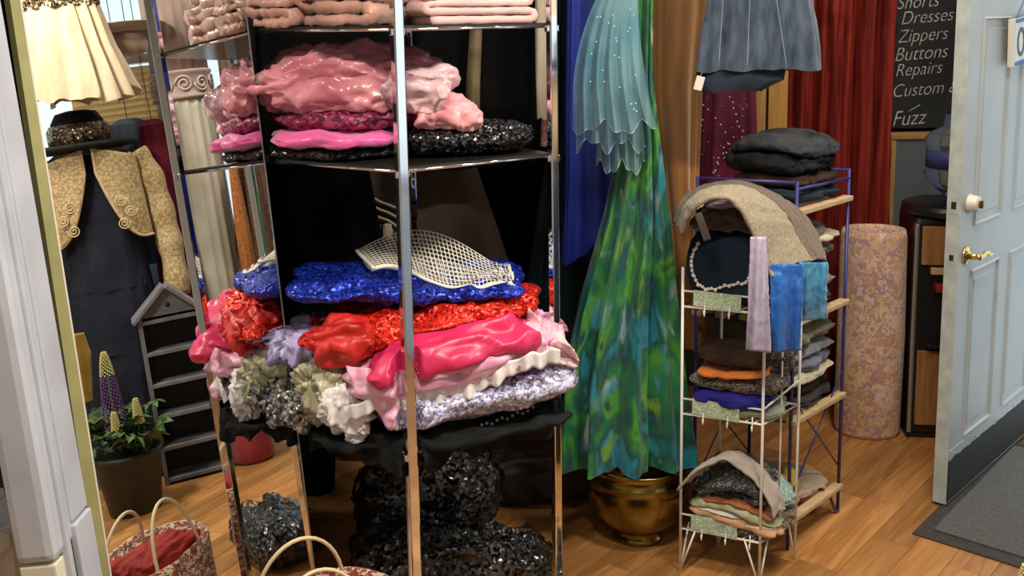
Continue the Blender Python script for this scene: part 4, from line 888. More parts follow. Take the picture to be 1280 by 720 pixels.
def arch(inner, outer, Di, Do):
    ci, co = catmull([P(x, y, d) for (x, y), d in zip(inner, Di)], 12), catmull([P(x, y, d) for (x, y), d in zip(outer, Do)], 12)
    def fn(u, v):
        k = u*(len(ci)-1); i = min(int(k), len(ci)-2); w = k-i; a = ci[i].lerp(ci[i+1], w); c = co[i].lerp(co[i+1], w); p = a.lerp(c, v); p = p+Vector((0, 0, .012*sin(pi*v))); return p
    return fn
inn = [(850, 292), (860, 266), (880, 250), (912, 246), (940, 284), (953, 322), (966, 346)]
midl = [(846, 284), (856, 256), (884, 236), (930, 232), (978, 262), (998, 298), (1016, 326)]
outl = [(842, 280), (852, 250), (890, 233), (944, 234), (1000, 262), (1024, 296), (1036, 330)]
tag(sheet('tweed_wrap', arch(inn, midl, [2.76, 2.72, 2.69, 2.67, 2.66, 2.66, 2.66], [2.84, 2.84, 2.84, 2.83, 2.80, 2.78, 2.76]), 90, 34, .010, 'tweed', wr=.005, fr=12), 'grey tan tweed wrap arching over the top of the wire rack', 'wrap')
tag(sheet('brown_shawl', arch(midl, outl, [2.85, 2.85, 2.85, 2.85, 2.82, 2.80, 2.78], [2.95, 2.96, 2.97, 2.97, 2.95, 2.93, 2.90]), 90, 22, .010, 'browntweed', wr=.006, fr=12), 'darker brown tweed shawl lying behind the tan tweed wrap', 'shawl')
def silk(x0t, x1t, x0b, x1b, yt, yb0, yb1, D, wv_):
    def fn(u, v):
        x = (x0t+(x0b-x0t)*v)*(1-u)+(x1t+(x1b-x1t)*v)*u; y = yt+((yb0*(1-u)+yb1*u)-yt)*v
        return P(x, y, D+.010*sin(u*wv_+v*1.5)*(.4+v)-.012*sin(pi*v))
    return fn
tag(sheet('lilac_stole', silk(938, 958, 932, 964, 296, 437, 441, 2.655, 9), 30, 40, .002, 'lilacsilk', wr=.004, fr=14), 'lilac silk stole hanging down the front of the wire rack', 'stole')
tag(sheet('blue_stole', silk(962, 1004, 963, 1001, 330, 441, 438, 2.668, 11), 36, 36, .002, 'bluesilk', wr=.006, fr=12, seed=3), 'bright blue silk stole hanging from under the tweed wrap', 'stole')
tag(sheet('organza_stole', silk(998, 1034, 996, 1034, 328, 402, 398, 2.72, 12), 36, 30, .0015, 'blueorg', wr=.008, fr=12, seed=5), 'pale blue organza stole hanging beside the bright blue silk', 'stole')
# tier two
M['brownknit'] = fabric('dark_brown_knit', (.022, .012, .008), (.045, .025, .016), 12, .95, .2)
M['orange'] = fabric('orange_cotton', (.58, .13, .015), (.72, .22, .03), 7, .75, .3)
M['darkfloral'] = pattern('dark_floral_print', [(.008, .008, .012), (.010, .010, .016), (.42, .30, .24), (.008, .008, .012), (.48, .20, .08), (.008, .010, .02), (.20, .30, .34), (.006, .006, .01)], 58, .5, .8)
M['indigo'] = fabric('indigo_cotton', (.010, .010, .14), (.03, .026, .28), 8, .75, .3)
M['sage'] = fabric('sage_cotton', (.12, .16, .12), (.24, .28, .20), 9, .8, .3)
M['olivecloth'] = fabric('olive_cotton', (.13, .115, .06), (.22, .20, .12), 9, .85, .3)
def tier(name, label, w, d, h, mat, z, dx=0, dy=0, r=0, n_=2, kind='p', **k):
    if kind == 'f': return tag(folded(name, w, d, n_, h/n_/1.1, mat, None, on(z, dx, dy), ra+r, **k), label, 'clothes')
    return tag(pillow(name, w, d, h, mat, None, on(z, dx, dy), ra+r, lay=n_, **k), label, 'clothes')
tier('folded_shirt', 'sage green shirt folded at the bottom of the wire rack middle tier', .25, .19, .030, 'sage', .505, 0, 0, 0, 2, wr=.008, fr=12, seed=71, e=5)
tier('folded_skirt', 'indigo blue skirt folded on the sage green shirt', .22, .18, .045, 'indigo', .532, -.02, -.01, .05, 2, wr=.014, fr=11, seed=72, e=4)
tier('folded_dress', 'dark floral print dress folded over the indigo skirt', .25, .19, .050, 'darkfloral', .573, 0, 0, -.04, 3, wr=.012, fr=12, seed=73, e=4)
tier('folded_shirt', 'orange top folded between dark floral dress and brown jumper', .20, .17, .024, 'orange', .620, -.02, -.015, .06, 2, wr=.008, fr=12, seed=74, e=4, slope=.06)
tier('folded_jumper', 'dark brown jumper folded on top of the orange one', .21, .17, .060, 'brownknit', .642, -.02, -.005, .02, 2, wr=.012, fr=11, seed=75, e=3)
tier('folded_cardigan', 'olive patterned cardigan stuffed in the corner of the middle tier', .09, .15, .11, 'darkfloral', .60, .11, .03, 0, 3, wr=.016, fr=12, seed=76)
# bottom tier: slumped stack of scarves and papers in an open sack
M['sack'] = fabric('grey_beige_canvas', (.30, .25, .21), (.44, .38, .33), 9, .85, .2)
M['peach'] = fabric('peach_cotton', (.46, .24, .13), (.62, .38, .22), 9, .8, .3)
M['mint'] = pattern('mint_black_print', [(.35, .55, .48), (.02, .03, .03), (.6, .68, .6), (.08, .22, .18)], 80, .5, .8)
M['blackprint'] = pattern('black_scarf_print', [(.006, .007, .009), (.01, .012, .012), (.24, .26, .24), (.01, .01, .03), (.006, .006, .008)], 48, .6, .7)
M['limegrey'] = fabric('pale_olive_cotton', (.28, .29, .16), (.44, .44, .28), 9, .8, .3)
z0 = .146
tier('folded_scarf', 'black scarf with a silver edge at the bottom of the wire rack', .25, .20, .028, 'blackprint', z0, 0, 0, 0, 2, wr=.006, fr=12, seed=81, e=5, slope=-.05)
tier('folded_scarf', 'peach cotton scarf folded under the olive one in the bottom tier', .26, .20, .040, 'peach', z0+.024, 0, -.01, -.03, 4, wr=.010, fr=12, seed=82, e=4, slope=-.14, droop=.01)
tier('folded_scarf', 'pale olive cotton scarf folded over the peach one', .25, .19, .034, 'limegrey', z0+.058, 0, -.005, .02, 3, wr=.012, fr=12, seed=83, e=4, slope=-.14, droop=.02)
tier('folded_scarf', 'black printed scarf heap under the canvas sack', .21, .19, .11, 'blackprint', z0+.088, .0, 0, .0, 3, wr=.020, fr=12, seed=84, e=2.6, slope=-.05, droop=.02)
M['rust'] = fabric('rust_cotton', (.24, .07, .02), (.36, .13, .05), 9, .8, .3); M['offwhite'] = fabric('off_white_cotton', (.50, .47, .40), (.66, .63, .55), 9, .8, .3)
tier('folded_scarf', 'thin off-white scarf between the peach and olive ones', .24, .185, .016, 'offwhite', z0+.050, .0, -.012, .03, 2, wr=.006, fr=14, seed=87, e=5, slope=-.14, droop=.012)
tier('folded_scarf', 'thin rust scarf lying on the pale olive one', .225, .18, .018, 'rust', z0+.084, .005, -.012, -.03, 2, wr=.008, fr=14, seed=88, e=4, slope=-.12, droop=.02)
tier('printed_scarf', 'mint and black printed scarf spilling out of the bottom tier side', .10, .15, .07, 'mint', z0+.045, .118, .035, .2, 4, wr=.012, fr=12, seed=85, e=3, slope=-.3)
tier('brown_scarf', 'brown patterned scarf hanging over the side of the bottom tier', .10, .14, .045, 'browntweed', z0+.0, .115, .01, .2, 3, wr=.012, fr=12, seed=86, e=3)
def sack(u, v):
    a = catmull([P(846, 612, 2.83), P(868, 592, 2.80), P(905, 574, 2.79), P(935, 592, 2.78), P(958, 622, 2.76), P(968, 650, 2.76)], 10); k = u*(len(a)-1); i = min(int(k), len(a)-2); p = a[i].lerp(a[i+1], k-i)
    return p+Vector((.05*v, .06*v, .006*sin(u*9)+.008*sin(pi*v)+.006*noise.noise(Vector((u*9, v*3, 2)))))
tag(sheet('canvas_sack', sack, 50, 20, .006, 'sack', wr=.006, fr=14), 'grey beige canvas sack opened like a tent over the scarves', 'sack')

# ================================================================== BLUE RACK WITH PINE SLATS
E1, E2 = Vector((.842, 2.985, 0)), Vector((1.074, 3.224, 0)); fv = Vector((-.27, .13, 0)); E3, E4 = E1+fv, E2+fv
br = thing('slatted_rack', 'navy blue metal rack with pale pine slat shelves of folded clothes', 'rack', E1)
def bl_(p, z): return Vector((p.x-E1.x, p.y-E1.y, z))
for p in (E1, E2, E3, E4): tube('post', [bl_(p, 0), bl_(p, 1.165)], .0058, 'bluemetal', br, 8)
tube('top_rail', [bl_(E3, 1.16), bl_(E1, 1.16)], .005, 'bluemetal', br, 8); tube('top_rail', [bl_(E4, 1.16), bl_(E2, 1.16)], .005, 'bluemetal', br, 8); tube('top_rail', [bl_(E1, 1.14), bl_(E2, 1.135)], .005, 'bluemetal', br, 8)
tube('foot_bar', catmull([bl_(E2, .008), bl_(E2.lerp(E1, .05), .012), bl_(E2.lerp(E1, .2), .09)], 5), .005, 'bluemetal', br, 8)
for a, b_ in (((E1, .16), (E2, .5)), ((E1, .5), (E2, .16)), ((E3, .16), (E4, .5)), ((E3, .5), (E4, .16))): tube('cross_brace', [bl_(*a), bl_(*b_)], .0028, 'bluemetal', br, 6)
BZ = (1.075, .735, .42, .10); sa_ = math.atan2(E2.y-E1.y, E2.x-E1.x); sl_ = (E2-E1).length
for z in BZ:
    for k in range(5):
        t = k/4; p = E1+fv*t; bm = bmesh.new()
        add_box(bm, -.004, sl_+.004, -.016, .016, z-.012, z+.004, .003, Matrix.Translation(bl_(p, 0)) @ Matrix.Rotation(sa_, 4, 'Z'))
        link('slat', bm_mesh('slat', bm), 'slat', br, smooth=False)
    tube('cross_bar', [bl_(E1.lerp(E2, .1), z-.016), bl_(E3.lerp(E4, .1), z-.016)], .005, 'bluemetal', br, 8); tube('cross_bar', [bl_(E1.lerp(E2, .9), z-.016), bl_(E3.lerp(E4, .9), z-.016)], .005, 'bluemetal', br, 8)
fa = sa_-pi/2; xd_ = Vector((cos(fa), sin(fa), 0)); bc = (E1+E2)/2-xd_*.138
def bs(name, label, w, d, h, mat, z, dx=0, dy=0, r=0, **k):
    k.setdefault('lay', 2); k.setdefault('wr', .010); k.setdefault('fr', 11); k.setdefault('e', 4)
    return tag(pillow(name, w*.82, d*1.12, h, mat, None, (bc.x+dx, bc.y+dy, z), fa+r*.7, **k), label, 'clothes')
M['jeansblack'] = fabric('black_denim', (.005, .006, .007), (.018, .019, .022), 12, .85, .2, 420, .5)
M['jeansgrey'] = fabric('grey_denim', (.014, .016, .02), (.06, .064, .072), 16, .85, .2, 420, .5)
M['jeansbrown'] = fabric('dark_brown_cord', (.020, .010, .008), (.05, .026, .02), 12, .85, .2)
z = BZ[0]+.005
bs('folded_jeans', 'navy denim jeans folded at the bottom of the top pile', .33, .26, .050, 'denimdark', z, seed=91, lay=2)
bs('folded_trousers', 'dark brown trousers folded in the middle of the jeans pile', .31, .25, .050, 'jeansbrown', z+.044, .01, 0, .05, seed=92, lay=3)
bs('folded_jeans', 'black denim jeans folded thickly in the jeans pile', .32, .26, .075, 'jeansblack', z+.085, -.005, 0, -.04, seed=93, lay=2, wr=.016)
bs('folded_jeans', 'faded grey jeans with stitched pockets on top of the jeans pile', .33, .25, .062, 'jeansgrey', z+.152, 0, 0, .03, seed=94, lay=3, wr=.012, droop=.03, e=3)
z = BZ[1]+.005
M['creamknit'] = fabric('cream_knit', (.50, .44, .28), (.64, .58, .40), 12, .9, .3)
M['taupeknit'] = fabric('taupe_knit', (.10, .085, .06), (.17, .145, .11), 12, .9, .3)
M['greyknit'] = fabric('grey_knit', (.17, .17, .18), (.28, .28, .29), 12, .9, .3)
M['bluegrey'] = fabric('blue_grey_knit', (.09, .11, .16), (.16, .18, .24), 12, .9, .3)
M['charcoal'] = fabric('charcoal_knit', (.030, .028, .028), (.06, .056, .055), 12, .9, .3)
M['sand'] = fabric('sand_cotton', (.32, .25, .16), (.46, .37, .26), 9, .85, .3)
bs('folded_sweater', 'charcoal sweater folded low on the second slat shelf', .33, .24, .055, 'charcoal', z, seed=101)
bs('folded_sweater', 'grey sweater folded above the charcoal one on the second slat shelf', .31, .24, .05, 'greyknit', z+.05, 0, 0, .04, seed=102)
bs('folded_sweater', 'black sweater folded in the middle of the second slat shelf', .32, .24, .06, 'jeansblack', z+.095, .0, 0, -.04, seed=103)
bs('folded_sweater', 'taupe sweater with a pale cord folded on the second slat shelf', .31, .24, .05, 'taupeknit', z+.15, .0, 0, .03, seed=104)
bs('folded_sweater', 'cream sweater folded near the top of the second slat shelf', .33, .25, .034, 'creamknit', z+.195, .015, .01, .05, seed=105, slope=.05)
bs('folded_sweater', 'taupe ribbed sweater lying on the cream one', .28, .24, .03, 'taupeknit', z+.228, .0, .0, .0, seed=106)
z = BZ[2]+.005
bs('folded_trousers', 'charcoal trousers folded at the bottom of the third slat shelf', .33, .26, .05, 'charcoal', z, seed=111)
bs('folded_trousers', 'dark brown trousers folded above the charcoal pair', .31, .25, .04, 'jeansbrown', z+.045, 0, 0, .04, seed=112)
bs('folded_trousers', 'cream trousers folded in the middle of the third slat shelf', .33, .26, .044, 'creamknit', z+.08, .0, .0, -.03, seed=113)
bs('folded_trousers', 'blue-grey trousers folded over the cream pair', .32, .25, .04, 'bluegrey', z+.12, 0, 0, .04, seed=114)
bs('folded_trousers', 'light grey trousers folded over the blue-grey pair', .31, .25, .042, 'greyknit', z+.155, 0, 0, -.02, seed=115)
bs('folded_jacket', 'olive jacket folded on top of the third slat shelf', .33, .26, .055, 'olivecloth', z+.20, 0, 0, .0, seed=116, slope=.05)
z = BZ[3]+.005
bs('folded_linen', 'sand coloured linen folded on the lowest slat shelf', .30, .26, .032, 'sand', z, .01, .01, 0, seed=121)
M['yellow'] = fabric('yellow_felt', (.55, .36, .03), (.70, .50, .06), 9, .9)
tag(pillow('yellow_cloth', .06, .12, .06, 'yellow', None, (bc.x+.02, bc.y-.07, z+.03), fa+.5, wr=.01, fr=14, seed=122), 'small yellow felt cloth lying on the sand linen', 'cloth')

# ================================================================== SHOP-WINDOW DISPLAY (seen in the mirror)
M['navytier'] = fabric('navy_tier_cotton', (.012, .014, .026), (.024, .028, .044), 6, .8, .2)
M['creamcrochet'] = crochet('cream_crochet', (.36, .25, .11), (.68, .53, .30), 85)
M['creamedge'] = fabric('cream_edging', (.58, .44, .24), (.70, .56, .34), 40, .85)
M['skin_form'] = plain('mannequin_black', (.015, .015, .016), .5)
Xm = 1.69; mc = MX(128, 300, Xm); my = mc.y
mq = thing('mannequin', 'black dress form on a stand dressed in navy and cream', 'mannequin', (Xm, my, 0))
lathe('torso', [(.001, .78), (.10, .80), (.125, .9), (.10, 1.05), (.12, 1.2), (.15, 1.32), (.13, 1.40), (.05, 1.44), (.045, 1.50), (.001, 1.505)], 'skin_form', mq, 32, fn=lambda r, z, a: r*(.75+.35*abs(sin(a))))
tube('stand_pole', [(0, 0, .02), (0, 0, .8)], .012, 'skin_form', mq, 10); lathe('stand_base', [(.16, 0), (.16, .012), (.02, .03), (.001, .03)], 'skin_form', mq, 32)
dz = thing('tiered_dress', 'navy tiered long dress on the mannequin', 'dress', (Xm, my, 0))
def eg(z0, z1, w0, w1, d0, d1, seed, amp): return hang('tier', [(z0, 0, 0, d0, w0), ((z0+z1)/2, 0, 0, (d0+d1)/2, (w0+w1)/2), (z1, 0, 0, d1, w1)], 'navytier', dz, pleats=13, amp=amp, seed=seed, nz=16, cap=False)
eg(1.43, .84, .165, .17, .12, .135, 1, (.0, .01)); eg(.88, .56, .172, .19, .132, .138, 2, (.01, .03)); eg(.60, .32, .192, .213, .138, .142, 3, (.01, .04)); eg(.36, .06, .215, .225, .140, .145, 4, (.01, .04))
bo = thing('crochet_bolero', 'cream crochet bolero with curved fronts over the navy dress', 'jacket', (Xm, my, 0))
for s in (-1, 1):
    def fr_(u, v, s=s):       # u from centre front to side, v from shoulder to curved hem
        w = .022+.19*u; dep = .155*math.sqrt(max(0, 1-(w/.235)**2))
        bot = 1.05+.30*max(0, (1-u*1.15))**2.2-.0*u; zz = 1.455-.05*u-(1.455-.05*u-bot)*v
        return Vector((-dep-.022, s*w*(1-.10*(1-v)*u), zz))
    sheet('front_panel', fr_, 30, 34, .006, 'creamcrochet', bo, wr=.002, fr=40)
    edge = [fr_(0, k/20) for k in range(21)]+[fr_(k/20, 1) for k in range(1, 21)]; tube('edging', edge, .006, 'creamedge', bo, 6)
    # swirl embroidery
    for q_ in range(3):
        cy_, cz_ = .10+.035*(q_ % 2), 1.12+.05*q_; tube('swirl', [Vector((-.150-.022+.0, s*(cy_+(.004+.022*k/40)*cos(k*.32)), cz_+(.004+.022*k/40)*sin(k*.32))) for k in range(41)], .0028, 'creamedge', bo, 5)
    sl = catmull([(-.01, s*.185, 1.41), (-.02, s*.235, 1.30), (-.03, s*.262, 1.12), (-.05, s*.275, .95), (-.075, s*.275, .76)], 7)
    tube('sleeve', sl, .06, 'creamcrochet', bo, 18, rad_fn=lambda u: .062-.012*u+.004*sin(u*30))
hang('back_panel', [(1.46, 0, 0, .10, .12), (1.40, .02, 0, .13, .20), (1.05, .03, 0, .14, .185)], 'creamcrochet', bo, pleats=4, amp=(0, .01), nz=16, cap=False).data.transform(Matrix.Translation((.02, 0, 0)))
M['hatblack'] = fabric('black_felt', (.010, .010, .010), (.025, .024, .022), 20, .9, .2)
M['hatseq'] = sequin('bronze_sequin', (.02, .014, .008), (.55, .42, .24), 150, 1, .7, .3)
ht = thing('sequin_hat', 'black wide brimmed hat with a bronze sequin crown on the mannequin neck', 'hat', (Xm, my-.02, 1.46))
lathe('brim', [(.10, .00), (.16, -.012), (.215, -.004), (.228, .012), (.220, .022), (.16, .012), (.10, .03)], 'hatblack', ht, 48, fn=lambda r, z, a: r*(1+.06*sin(a*2)))
lathe('crown', [(.108, .01), (.112, .06), (.108, .12), (.085, .16), (.04, .17), (.001, .165)], 'hatblack', ht, 40)
lathe('sequin_band', [(.110, .015), (.128, .02), (.130, .085), (.116, .11), (.108, .10)], 'hatseq', ht, 48, fn=lambda r, z, a: r*(1+.02*sin(a*17)))
M['creamvoile'] = fabric('cream_voile', (.58, .44, .27), (.74, .62, .45), 7, .8, .4, stretch=(4, 4, .7))
vp = MX(82, 60, 1.52); vt = MX(82, 8, 1.52).z; vb = MX(85, 125, 1.52).z
vs = thing('gathered_skirt', 'cream voile skirt gathered on a black beaded waistband above the mannequin', 'skirt', (1.52, vp.y, 0))
hang('cloth', [(vt, 0, 0, .06, .14), ((vt+vb)/2, 0, 0, .085, .17), (vb, 0, 0, .11, .215)], 'creamvoile', vs, pleats=14, amp=(.05, .10), seed=5, nt_=150, hem=.06)
hang('waistband', [(vt+.06, 0, 0, .062, .142), (vt-.005, 0, 0, .064, .145)], 'hatseq', vs, pleats=12, amp=(.03, .05), nz=4)
tube('hanger_hook', [(0, 0, vt+.05), (0, 0, 2.38)], .004, 'rail', vs, 6)
wr2 = thing('window_rail', 'dark steel rail above the window display carrying the cream skirt', 'rail', (1.52, 2.3, 2.38)); tube('bar', [(0, -.9, 0), (0, .65, 0)], .010, 'rail', wr2, 8)
for s in (-.7, .5): tube('hanger_rod', [(0, s, 0), (0, s, ZC-2.38)], .005, 'rail', wr2, 6)
wr3 = thing('window_rail', 'dark steel rail close to the shop window carrying the denim shirt', 'rail', (1.925, 2.3, 2.38)); tube('bar', [(0, -.6, 0), (0, .45, 0)], .010, 'rail', wr3, 8)
for s in (-.5, .4): tube('hanger_rod', [(0, s, 0), (0, s, ZC-2.38)], .005, 'rail', wr3, 6)
# wide brimmed beige hat and red-strapped handbag on a stand rod
M['hatbeige'] = fabric('beige_felt', (.36, .24, .16), (.50, .36, .26), 12, .8, .3)
hp = MX(158, 42, 1.70); h2 = thing('brimmed_hat', 'beige felt hat with a dark upturned brim hanging by the window', 'hat', (1.70, hp.y, hp.z))
lathe('brim', [(.08, 0), (.13, .008), (.172, .030), (.177, .034), (.13, .016), (.08, .01)], 'hatbeige', h2, 48, fn=lambda r, z, a: r*(1+.05*sin(2*a))); lathe('crown', [(.085, .004), (.09, -.03), (.075, -.085), (.045, -.10), (.001, -.102)], 'hatbeige', h2, 40)
tube('hat_cord', [(0, 0, .0), (-.18, 0, 2.38-hp.z)], .002, 'rail', h2, 5)
M['redleather'] = plain('red_leather', (.32, .03, .02), .45)
# denim shirt and maroon dress hanging from the window rail
for nm, lb, ct_, px, X, mat_, hw, zb_ in (('denim_shirt', 'faded denim shirt hanging behind the bolero', 'shirt', (162, 168), 1.91, 'denimlight', .10, .9), ('maroon_dress', 'plain maroon dress hanging beside the column', 'dress', (198, 200), 1.80, 'maroonplain', .065, .55)):
    if mat_ == 'denimlight': M[mat_] = fabric('faded_denim', (.10, .14, .24), (.18, .22, .32), 14, .85, .2)
    else: M[mat_] = fabric('maroon_crepe', (.10, .006, .02), (.15, .012, .034), 8, .8, .2)
    p = MX(px[0], px[1], X); t = thing(nm, lb, ct_, (X, p.y, 0)); zt = MX(px[0], 152, X).z
    hang('cloth', [(zt+.015, 0, 0, .02, hw*.4), (zt-.01, 0, 0, .04, hw*.9), (zt-.2, 0, 0, .05, hw), (zb_, 0, 0, .06, hw*1.25)], mat_, t, pleats=6, amp=(.02, .08), seed=px[0])
    tube('hanger_hook', [(0, 0, zt), (1.925-X, 0, zt+.16), (1.925-X, 0, 2.38)], .002, 'rail', t, 5)
# fluted column
M['column'] = paint('weathered_column', (.46, .44, .36), (.60, .57, .48), .7, 9, .3); M['columnpink'] = paint('pinkish_plaster', (.36, .26, .23), (.46, .35, .31), .7, 9, .3); M['columnrelief'] = paint('relief_plaster', (.45, .36, .36), (.55, .46, .45), .6, 20)
c_ = MX(232, 100, 1.86); cy_ = c_.y-.02; zt, zbnd0, zbnd1 = 2.25, MX(232, 122, 1.86).z, MX(232, 92, 1.86).z
co = thing('fluted_column', 'tall fluted plaster column with a carved scroll band', 'column', (1.86, cy_, 0))
flu = lambda r, z, a: r*(1-.055*abs(sin(a*9)))
zs = [0.10+(zbnd0-.10)*k/30 for k in range(31)]
lathe('shaft', [(.136-.008*k/30, z) for k, z in enumerate(zs)], 'column', co, 108, fn=flu)
lathe('plinth', [(.15, 0), (.15, .07), (.135, .10), (.001, .10)], 'column', co, 48)
lathe('neck', [(.130, zbnd1), (.130, zt-.1), (.15, zt), (.001, zt)], 'columnpink', co, 108, fn=flu)
lathe('band', [(.136, zbnd0-.012), (.142, zbnd0), (.135, zbnd0+.008), (.135, zbnd1-.008), (.142, zbnd1), (.136, zbnd1+.01)], 'columnpink', co, 72)
bh = (zbnd1-zbnd0)*.36; zc_ = (zbnd0+zbnd1)/2
for k in range(10):
    a0 = 2*pi*k/10; pts = []
    for i in range(33):
        q_ = i*.36*(1 if k % 2 else -1); rr = bh*(1-.8*i/32); aa = a0+rr*cos(q_)/.137; pts.append((.138*cos(aa), .138*sin(aa), zc_+rr*sin(q_)))
    tube('scroll', pts, .0055, 'columnrelief', co, 6)
# patterned brown dress
M['paisley'] = pattern('brown_paisley', [(.030, .010, .006), (.06, .02, .01), (.14, .05, .02), (.02, .008, .006), (.20, .10, .05)], 55, .5, .6)
M['paisleyor'] = pattern('orange_paisley', [(.40, .12, .02), (.24, .05, .015), (.5, .2, .04)], 45, .5, .6)
pp_ = MX(320, 230, 1.78); pt = thing('paisley_dress', 'brown paisley dress with an orange panel hanging in the window display', 'dress', (1.78, pp_.y, 0))
hang('cloth', [(1.98, 0, 0, .03, .03), (1.93, 0, 0, .04, .07), (1.6, 0, 0, .06, .075), (1.1, 0, 0, .07, .10), (.72, 0, 0, .08, .125)], 'paisley', pt, pleats=7, amp=(.02, .1), seed=6)
hang('orange_panel', [(1.35, 0, 0, .02, .015), (1.0, 0, 0, .03, .03), (.78, 0, 0, .03, .03)], 'paisleyor', pt, (-.07, -.10, 0), pleats=4, amp=(.02, .1), seed=7)
tube('hanger_hook', [(0, 0, 1.97), (-.05, 0, 2.2), (1.52-1.78, 0, 2.38)], .002, 'rail', pt, 5)
# potted lupin
M['potdark'] = paint('dark_green_plastic', (.018, .018, .012), (.032, .032, .022), .5); M['soil'] = paint('soil', (.012, .008, .005), (.03, .02, .012), .95, 40)
M['leaf'] = paint('lupin_leaf', (.035, .085, .02), (.09, .17, .05), .5, 20); M['stem'] = plain('green_stem', (.10, .16, .04), .6); M['purple'] = fabric('purple_petal', (.075, .022, .13), (.20, .10, .30), 60, .6); M['yellowpetal'] = plain('yellow_petal', (.62, .56, .22), .6)
lp = MX(165, 650, 1.07); pot = thing('potted_lupin', 'purple and yellow lupin growing in a dark plastic pot', 'plant', (1.19, lp.y+.02, 0))
lathe('pot', [(.095, 0), (.10, .005), (.128, .22), (.138, .225), (.138, .245), (.128, .247), (.125, .225), (.001, .222)], 'potdark', pot, 48)
lathe('soil', [(.122, .222), (.08, .230), (.001, .234)], 'soil', pot, 32)
rl = random.Random(9)
def leafmesh():
    v, f = [], []
    for k in range(7):      # palmate leaf: seven leaflets
        a = 2*pi*k/7; d = Vector((cos(a), sin(a), 0)); s_ = Vector((-sin(a), cos(a), 0)); n0 = len(v)
        for t, w, h in ((.05, .003, 0), (.3, .010, .006), (.65, .011, .006), (1, .001, -.008)):
            for ss in (-1, 0, 1): v.append(d*(.045*t)+s_*(w*ss)+Vector((0, 0, h-(.003 if ss == 0 else 0))))
        for q_ in range(3):
            for e_ in range(2): i = n0+q_*3+e_; f.append((i, i+1, i+4, i+3))
    return mesh('leaf', v, f)
lm = leafmesh(); lm.materials.append(M['leaf'])
for k in range(46):
    a = rl.uniform(0, 2*pi); r = rl.uniform(.02, .15); z = .27+rl.uniform(0, .13)-.25*max(0, r-.10); p = Vector((r*cos(a), r*sin(a), z))
    o = bpy.data.objects.new('leaf', lm); COL.objects.link(o); o.parent = pot; o.location = p; o.rotation_euler = (rl.uniform(-.6, .6), -rl.uniform(.1, .8), a); s_ = rl.uniform(1.2, 1.8); o.scale = (s_, s_, s_)
    tube('leaf_stalk', [(p.x*.25, p.y*.25, .225), (p.x*.6, p.y*.6, .225+(p.z-.225)*.7), tuple(p)], .0018, 'stem', pot, 5)
def octa(vv, ff, c, r):
    n0 = len(vv); vv += [(c[0]+r, c[1], c[2]), (c[0], c[1]+r, c[2]), (c[0]-r, c[1], c[2]), (c[0], c[1]-r, c[2]), (c[0], c[1], c[2]+r), (c[0], c[1], c[2]-r)]
    for i in range(4): ff.append((n0+i, n0+(i+1) % 4, n0+4)); ff.append((n0+(i+1) % 4, n0+i, n0+5))
def spike(x, y, z0, z1, r, tipc, col, nm):
    tube('flower_stem', [(x*.5, y*.5, .22), (x, y, z0), (x, y, z1)], .004, 'stem', pot, 6)
    for cc, za, zb2 in ((col, z0, z0+(z1-z0)*.72), (tipc, z0+(z1-z0)*.72, z1)):
        vv, ff = [], []; n_ = int((zb2-za)/.0065)
        for i in range(n_):
            t = (za+(zb2-za)*i/n_-z0)/(z1-z0); rr = r*(1-t)**.6*(.85+.15*t)+.004
            for q_ in range(9):
                a = 2*pi*(q_/9+i*.38); octa(vv, ff, (x+rr*cos(a), y+rr*sin(a), z0+t*(z1-z0)), .0062*(1-.4*t))
        o = link(nm, mesh(nm, vv, ff), cc, pot); o['kind'] = 'stuff'
spike(-.05, -.02, .32, .66, .048, 'yellowpetal', 'purple', 'flower_spike')
spike(-.10, -.02, .33, .43, .016, 'yellowpetal', 'yellowpetal', 'flower_bud'); spike(-.08, .065, .36, .46, .016, 'yellowpetal', 'yellowpetal', 'flower_bud')
# little house-shaped shelf
M['greyshelf'] = paint('grey_washed_wood', (.13, .13, .15), (.22, .22, .245), .7, 12); M['shelfback'] = paint('dark_grey_back', (.025, .025, .03), (.04, .04, .045), .8)
y0, y1 = MX(207, 592, 1.46).y, MX(272, 592, 1.46).y+.03; yc, hw = (y0+y1)/2, (y1-y0)/2; ztop = MX(200, 392, 1.46).z
hs = thing('house_shelf', 'grey washed wooden shelf shaped like a little house with a roof', 'shelf', (1.46, yc, 0))
for s in (-1, 1): box('side_board', -.07, .07, s*hw-.009, s*hw+.009, 0, ztop, 'greyshelf', hs, .002)
for k in range(6): box('shelf_board', -.07, .06, -hw+.009, hw-.009, .02+k*(ztop-.04)/5-.008, .02+k*(ztop-.04)/5+.008, 'greyshelf', hs, .002)
box('back_panel', .06, .068, -hw, hw, 0, ztop, 'shelfback', hs)
v_ = [(-.062, -hw, ztop), (-.062, hw, ztop), (-.062, 0, ztop+hw*.95), (.06, -hw, ztop), (.06, hw, ztop), (.06, 0, ztop+hw*.95)]
link('gable', mesh('gable', v_, [(0, 2, 1), (3, 4, 5), (0, 1, 4, 3), (1, 2, 5, 4), (2, 0, 3, 5)]), 'greyshelf', hs, smooth=False)
for s in (-1, 1):
    bm = bmesh.new(); ln = hw*1.62; add_box(bm, -.09, .08, 0, ln, 0, .016, .002, Matrix.Translation((0, 0, ztop+hw*.95)) @ Matrix.Rotation(-rad(43.5), 4, 'X')); me = bm_mesh('roof_board', bm)
    if s < 0: me.transform(Matrix.Diagonal((1, -1, 1, 1))); me.flip_normals()
    link('roof_board', me, 'greyshelf', hs, smooth=False)
lathe('round_hole', [(.011, 0), (.011, .002), (.0001, .002)], 'shelfback', hs, 20, (-.063, 0, ztop+hw*.35)).rotation_euler.y = -pi/2
